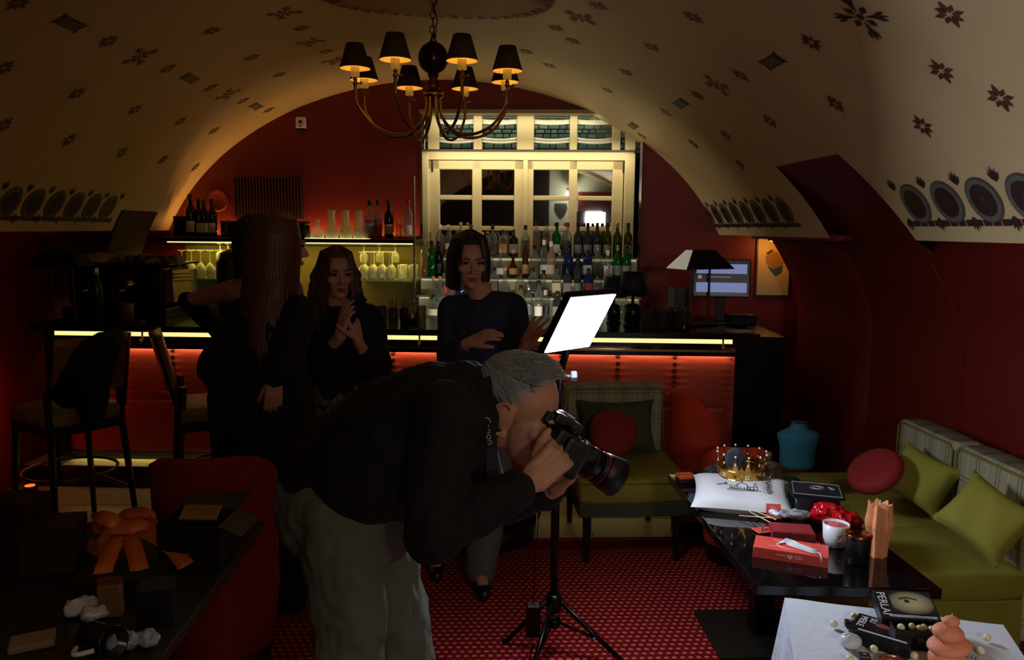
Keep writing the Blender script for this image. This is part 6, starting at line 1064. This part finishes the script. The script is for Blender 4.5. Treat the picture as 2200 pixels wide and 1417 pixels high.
t = thing('cup_candle', 'white cup candle filled with pink wax beside the black jar', 'candle', T(1794, 1172)); put('cup', MB().lathe([(.02, 0), (.034, .004), (.043, .03), (.046, .085), (.043, .085), (.04, .06), (.001, .06)], 26, cap=False), mat('cup_white', (222, 222, 226), .4), t, smooth=True); put('wax', MB().lathe([(.042, .072), (.0425, .076), (.001, .077)], 24), mat('pink_wax', (206, 84, 96), .5), t, smooth=True); put('print', MB().tube([(-.012 + .012 * math.cos(a), -.0465, .045 + .012 * math.sin(a)) for a in [2 * math.pi * k / 18 for k in range(19)]], .0009, 4), mat('pink_print', (226, 170, 176), .6), t); put('wick', MB().tube([(0, 0, .076), (.002, 0, .086)], .001, 5), PC['white'], t)
t = thing('black_jar', 'black candle jar with copper lid on the table edge', 'jar', T(1841, 1208)); put('jar', MB().lathe([(.036, 0), (.039, .003), (.041, .09), (.04, .094)], 30), mat('jar_black', (13, 13, 17), .45), t, smooth=True); put('lid', MB().lathe([(.043, .092), (.044, .094), (.044, .103), (.042, .105), (.001, .106)], 30, cap=False), mat('copper', (150, 92, 68), .25, 1.0), t, smooth=True)
t = thing('star_candle', 'tall pleated orange star-shaped candle behind the black jar', 'candle', T(1883, 1192)); mb = MB(); n = 56
def sc(i, j):
    a = 2 * math.pi * i; z = .185 * j; prof = np.interp(j, [0, .1, .35, .5, .62, .8, 1], [.034, .034, .038, .044, .05, .043, .041]); sp = abs(((i * 7) % 1) - .5) * 2; r_ = prof * (1 - .3 * sp); z += (.012 * (1 - sp) - .004) * (1 if j > .99 else 0); return (r_ * math.cos(a), r_ * math.sin(a), z)
mb.grid(sc, n, 16, True); mb.f += [tuple(range(n - 1, -1, -1)), tuple(15 * n + k for k in range(n))]; put('wax', mb, mat('orange_wax', (226, 150, 100), .6, var=.12, scale=70, bump=.25, bscale=220), t); put('wick', MB().tube([(0, 0, .185), (.001, 0, .199)], .0015, 5), PC['white'], t)
# jewellery bust on the sofa end behind the table
bp2 = PY(1708, 1010, 3.72); bz = .60
b_ = MB(); r2 = lambda z, w, d: [(w * math.cos(a), d * math.sin(a), z) for a in [2 * math.pi * k / 28 for k in range(28)]]
t = thing('jewellery_bust', 'teal velvet jewellery bust with broad shoulders behind the black box', 'display bust', (PY(1708, 1000, 3.62).x, 3.6, TZB - .0)); zt = PY(1708, 906, 3.6).z - TZB; prof = [(0, .075, .05), (.02, .08, .05), (.45, .085, .055), (.62, .095, .06), (.72, .105, .055), (.78, .095, .05), (.82, .07, .045), (.86, .045, .038), (.93, .035, .033), (1.0, .037, .035)]
vs = []; 
for k, w_, d_2 in prof: vs += r2(k * zt, w_, d_2)
fs = [(i * 28 + k, i * 28 + (k + 1) % 28, (i + 1) * 28 + (k + 1) % 28, (i + 1) * 28 + k) for i in range(len(prof) - 1) for k in range(28)] + [tuple(range(27, -1, -1)), tuple((len(prof) - 1) * 28 + k for k in range(28))]
put('torso', MB().add(vs, fs), mat('teal_velvet', (14, 78, 92), .8, var=.15, bump=.08, bscale=250), t, smooth=True, sub=1); put('neck_top', MB().lathe([(.034, zt - .001), (.03, zt + .001)], 24), mat('teal_dark', (8, 34, 42), .6), t); t.location.z = TZB
# ================================================================== on the white cloth
Wp = lambda px, py, z=0.0: PZ(px, py, WZ + .003 + z)
M_white_choc = mat('white_chocolate', (226, 222, 180), .35, var=.05); rb = .0095
for k, (px, py) in enumerate(((1791, 1343), (1834, 1326), (1877, 1397), (2120, 1373), (2107, 1401), (1825, 1419), (1963, 1411))):
    o = put('chocolate_ball', MB().ell((0, 0, rb), rb, 16, 10), M_white_choc, loc=Wp(px, py + 4), smooth=True); tag(o, ['white chocolate ball farthest from the boxes on the cloth edge', 'white chocolate ball beside the upper praline', 'white chocolate ball beside the round glass sweet bowl', 'upper white chocolate ball beyond the pebble candle', 'white chocolate ball just above the pearl necklace', 'white chocolate ball next to the lower praline', 'white chocolate ball behind the copper bangle'][k], 'chocolate', 'white chocolate balls')
for k, (px, py) in enumerate(((1826, 1340), (1856, 1412))):
    t = thing('praline', ['square dark praline near the black boxes', 'square dark praline by the copper bangle'][k], 'chocolate', Wp(px, py + 4), R(-20 + 8 * k), 'dark pralines'); put('body', MB().box(-.0135, .0135, -.012, .012, 0, .014), mat('dark_choc', (44, 26, 22), .35), t, bevel=.003); put('mark', MB().box(-.003, .005, -.003, .004, .014, .0146), mat('choc_mark', (150, 110, 96), .6), t)
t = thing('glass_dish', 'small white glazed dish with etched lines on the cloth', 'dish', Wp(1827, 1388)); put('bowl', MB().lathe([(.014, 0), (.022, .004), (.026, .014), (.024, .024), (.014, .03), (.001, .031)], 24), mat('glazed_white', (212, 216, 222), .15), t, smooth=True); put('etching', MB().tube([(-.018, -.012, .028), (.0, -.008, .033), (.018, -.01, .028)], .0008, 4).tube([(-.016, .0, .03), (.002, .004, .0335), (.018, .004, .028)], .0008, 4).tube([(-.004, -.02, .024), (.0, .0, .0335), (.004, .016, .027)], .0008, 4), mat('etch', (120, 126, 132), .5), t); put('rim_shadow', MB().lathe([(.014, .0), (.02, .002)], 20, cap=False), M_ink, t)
M_cb = mat('choc_box_black', (20, 20, 24), .35); M_prw = mat('print_white', (222, 224, 226), .6)
def face_mat():
    m, b = base('face_print', sr(150, 136, 100), .5); q = NT(m); o = q.xyz(); dx = q.m('DIVIDE', q.m('SUBTRACT', o[0], .014), .056); dy = q.m('DIVIDE', q.m('SUBTRACT', o[1], .008), .044); d = q.m('SQRT', q.m('ADD', q.m('MULTIPLY', dx, dx), q.m('MULTIPLY', dy, dy)))
    f = q.m('POWER', q.m('MAXIMUM', q.m('SUBTRACT', 1.0, d), 0.0), .6); q.link(q.mix(f, sr(20, 20, 24), sr(196, 184, 140)), b.inputs['Base Color']); return m
def choc_box(label, words, loc, ang, tilt, w, d, h, lines, art):
    t = thing('chocolate_box', label, 'box', loc, (R(tilt[0]), R(tilt[1]), R(ang))); put('box', MB().box(-w / 2, w / 2, -d / 2, d / 2, 0, h), M_cb, t, bevel=.0012)
    for k, (wd, x, y, sz) in enumerate(words): put('lettering', text_mesh(wd, sz, .0003), M_prw, t, loc=(x, y, h + .0003), rot=R(-90))
    for y in lines: put('print_line', MB().box(-w / 2 + .02, w / 2 - .008, y, y + .0022, h + .0001, h + .0006), M_prw, t)
    for nm, c, r_, m_ in art: put(nm, MB().lathe([(r_, 0), ((r_[0] * .98, r_[1] * .98), .0004)], 24, (c[0], c[1], h + c[2])), m_, t)
    return t
b1 = Wp(1915, 1365); 
choc_box('lower black chocolate box lettered SU MEILE', [('SU', -.03, .026, .022), ('MEILE', -.052, .008, .024)], Wp(1896, 1378), -40, (0, 0), .14, .1, .035, (-.044, -.04), [('petal_print', (.0, .01, .0002), (.02, .012), mat('petal_red', (130, 60, 54), .6))])
bx2 = choc_box('open black chocolate box lettered PERLAI with an eye printed on the lid', [('PERLAI', -.054, 0, .029)], Wp(1955, 1362) + Vector((0, .03, .036)), -14, (14, -2), .14, .11, .034, (-.048, -.043), [('eye_white', (.006, .012, .0008), (.016, .007), mat('eye_grey', (170, 168, 150), .6)), ('iris_print', (.004, .012, .0014), (.006, .006), mat('iris_dark', (40, 36, 32), .5))])
put('face_print', MB().box(-.034, .066, -.036, .05, .034, .0346), face_mat(), bx2); put('eyebrow_print', MB().tube([(-.014, .021, .0352), (.006, .027, .0352), (.03, .02, .0352)], .0022, 4), mat('iris_dark', (40, 36, 32), .5), bx2)
# tray drawn out of the sleeve with more balls
tr = thing('box_tray', 'black drawer tray pulled from the chocolate box, holding white balls', 'tray', Wp(1968, 1386) + Vector((0, 0, .0)), R(-10)); put('tray', MB().box(-.06, .065, -.024, .03, .002, .006).box(-.06, .065, -.026, -.022, .002, .05).box(-.06, -.057, -.024, .03, .002, .05).box(.062, .065, -.024, .03, .002, .05).box(-.06, .065, .03, .034, .002, .03), M_cb, tr); put('logo', MB().box(-.006, .008, -.0268, -.026, .022, .034), mat('logo_grey', (70, 72, 78), .5), tr)
for k, x in enumerate((-.036, -.008, .008, .02, .036, .05)):
    o = put('chocolate_ball', MB().ell((0, 0, 0), rb * .95, 14, 9), M_white_choc, loc=tr.matrix_basis @ Vector((x, .006 + .008 * (k % 2), .042)), smooth=True); tag(o, f'white chocolate ball in the drawer tray, {ORD[k]} from the lettered lid side', 'chocolate', 'balls in the tray')
t = thing('pebble_candle', 'orange candle shaped like stacked pebbles on the white cloth', 'candle', Wp(2032, 1440)); M_pw = mat('pebble_wax', (226, 142, 106), .6, var=.1, scale=60, bump=.3, bscale=200)
for z_, rx_, rz_, dx_, tl in ((.03, .042, .034, 0, 4), (.062, .05, .02, .004, -6), (.094, .036, .022, -.002, 6), (.122, .019, .013, .003, -4)): put('pebble', MB().ell((0, 0, 0), (rx_, rx_ * .85, rz_), 24, 14), M_pw, t, loc=(dx_, 0, z_), rot=(0, R(tl), 0), smooth=True)
put('wick', MB().tube([(.003, 0, .134), (.004, 0, .141)], .0012, 5), M_prw, t)
t = tag(put('copper_bangle', MB().grid(lambda i, j: (.036 * math.cos(2 * math.pi * i), .03 * math.sin(2 * math.pi * i), .012 * j), 40, 2, True), mat('rose_gold', (190, 124, 104), .2, 1.0), loc=Wp(1922, 1430), smooth=True, solid=.0018), 'rose gold bangle lying before the chocolate boxes', 'bangle')
t = thing('pearl_necklace', 'loop of silver pearls beside the pebble candle', 'necklace', Wp(2085, 1425)); pe = MB().ell((0, 0, 0), .0042, 10, 7).mesh('bead'); pe.materials.append(mat('silver_pearl', (170, 172, 178), .2, .5)); pe.polygons.foreach_set('use_smooth', [True] * len(pe.polygons))
for k in range(22): a = 2 * math.pi * k / 22; put('bead', pe, None, t, loc=(.03 * math.cos(a), .028 * math.sin(a), .0045))
# ================================================================== dark clutter on the left table
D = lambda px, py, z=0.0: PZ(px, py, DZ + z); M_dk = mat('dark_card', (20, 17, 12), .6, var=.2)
def carton(label, loc, ang, w, d, h, m_, lid=None, name='carton'):
    t = thing(name, label, 'box', loc, R(ang)); put('walls', MB().box(-w / 2, w / 2, -d / 2, d / 2, 0, h), m_, t, bevel=.002)
    if lid: put('lid', MB().box(-w / 2 - .003, w / 2 + .003, -d / 2 - .003, d / 2 + .003, h - .03, h + .003), lid, t, bevel=.002)
    return t
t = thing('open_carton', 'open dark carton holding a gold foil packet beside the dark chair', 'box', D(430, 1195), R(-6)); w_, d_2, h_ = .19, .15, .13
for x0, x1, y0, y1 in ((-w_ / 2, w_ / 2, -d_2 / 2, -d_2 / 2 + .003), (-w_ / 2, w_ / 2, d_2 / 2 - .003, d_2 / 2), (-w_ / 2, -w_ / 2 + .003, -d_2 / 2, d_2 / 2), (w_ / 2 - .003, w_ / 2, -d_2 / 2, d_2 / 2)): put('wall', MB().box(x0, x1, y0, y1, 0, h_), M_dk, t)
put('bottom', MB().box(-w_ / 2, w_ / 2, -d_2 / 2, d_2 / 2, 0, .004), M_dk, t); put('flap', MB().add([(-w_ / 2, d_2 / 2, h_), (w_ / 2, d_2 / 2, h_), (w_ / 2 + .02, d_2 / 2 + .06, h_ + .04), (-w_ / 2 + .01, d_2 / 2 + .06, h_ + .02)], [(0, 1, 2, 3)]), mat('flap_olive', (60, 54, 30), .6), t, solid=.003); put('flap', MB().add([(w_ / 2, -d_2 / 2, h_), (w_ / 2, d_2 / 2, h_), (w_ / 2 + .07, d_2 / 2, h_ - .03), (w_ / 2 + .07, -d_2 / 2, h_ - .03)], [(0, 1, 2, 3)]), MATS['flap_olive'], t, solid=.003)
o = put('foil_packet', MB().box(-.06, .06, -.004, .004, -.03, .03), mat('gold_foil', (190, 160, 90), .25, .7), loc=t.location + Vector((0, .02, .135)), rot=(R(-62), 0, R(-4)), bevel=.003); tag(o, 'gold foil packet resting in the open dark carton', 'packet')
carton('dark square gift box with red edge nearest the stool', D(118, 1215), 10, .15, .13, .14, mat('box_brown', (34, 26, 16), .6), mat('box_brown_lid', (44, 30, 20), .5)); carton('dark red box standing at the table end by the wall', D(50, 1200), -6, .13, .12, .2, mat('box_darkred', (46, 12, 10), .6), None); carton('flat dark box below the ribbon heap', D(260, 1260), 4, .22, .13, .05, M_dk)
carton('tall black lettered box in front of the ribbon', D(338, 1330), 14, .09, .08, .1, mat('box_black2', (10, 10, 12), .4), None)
# orange ribbon
rbm = MB(); rs = random.Random(21); rc = D(272, 1190) + Vector((0, 0, .07)); rr_ = .055
def ribbon(path, w=.024):
    pts = [Vector(p) for p in path]; m = len(pts); vs = []
    for i, p in enumerate(pts): tg = (pts[min(i + 1, m - 1)] - pts[max(0, i - 1)]).normalized(); sd = tg.cross(Vector((.25, -.6, .75))); sd = sd.normalized() if sd.length > 1e-4 else Vector((1, 0, 0)); vs += [p - sd * w, p + sd * w]
    rbm.add(vs, [(2 * i, 2 * i + 1, 2 * i + 3, 2 * i + 2) for i in range(m - 1)])
for k in range(7):
    a = k * .9 + .2; dx_ = Vector((math.cos(a), math.sin(a) * .5, .35 + .3 * math.sin(k * 2))); n_ = Vector((-math.sin(a), math.cos(a) * .5, 0)); ribbon([rc + dx_ * (.075 * math.sin(math.pi * q)) + n_ * (.045 * math.sin(2 * math.pi * q)) + Vector((0, 0, .012 * k * .3)) for q in [j / 14 for j in range(15)]])
for e_, q_ in (((372, 1178), (400, 1215)), ((300, 1225), (305, 1240)), ((215, 1180), (182, 1165)), ((220, 1232), (245, 1215)), ((345, 1160), (410, 1185))): p1, p2 = D(*e_, .05), D(*q_, .02); ribbon([rc.lerp(p1, j / 6) + Vector((0, 0, .025 * math.sin(math.pi * j / 6))) for j in range(7)] + [p1.lerp(p2, j / 4) for j in range(1, 5)])
o = put('orange_ribbon', rbm, mat('orange_satin', (206, 100, 40), .45, var=.1), smooth=True, solid=.001); tag(o, 'big looped heap of orange satin ribbon on the dark table', 'ribbon')
o = put('tissue_paper', remesh(MB().ell((0, 0, .02), (.05, .04, .02)).ell((.04, -.03, .02), (.04, .035, .018)), .005, 1, 'tissue_paper', .012, 40), mat('tissue', (196, 198, 204), .8), loc=D(182, 1318)); tag(o, 'crumpled white tissue paper among dark boxes', 'paper')
t = thing('amber_jar', 'brown packet standing beside the white tissue paper', 'packet', D(240, 1322), R(8)); put('pouch', MB().box(-.03, .03, -.015, .015, 0, .09), mat('kraft', (120, 84, 44), .5), t, bevel=.006); put('seal', MB().box(-.03, .03, -.006, .006, .09, .105), mat('kraft_top', (110, 56, 30), .3), t)
t = thing('black_mug', 'black mug with white handle lying among the boxes', 'mug', D(195, 1405), (R(84), 0, R(62))); put('mug', MB().lathe([(.036, 0), (.04, .004), (.04, .09), (.037, .09), (.036, .008), (0, .006)], 24, cap=False), M_black, t, smooth=True, loc=(0, .04, 0)); put('handle', MB().tube([(-.04 - .028 * math.sin(math.pi * q), .04, .015 + .06 * q) for q in [j / 10 for j in range(11)]], .006, 8), M_prw, t, smooth=True)
o = put('cling_film', remesh(MB().ell((0, 0, .02), (.05, .03, .02)).ell((.05, .01, .018), (.03, .03, .016)), .005, 1, 'cling_film', .012, 45), mat('film_white', (150, 154, 160), .25), loc=D(270, 1392)); tag(o, 'shiny crumpled wrapping film beside the black mug', 'wrapping')
o = put('paper_bag', MB().box(-.05, .05, -.035, .035, 0, .02), mat('kraft_pale', (140, 116, 84), .7), loc=D(70, 1385), rot=R(25), bevel=.006); tag(o, 'pale brown paper bag folded flat near the table corner', 'bag')
bpy.context.view_layer.update()
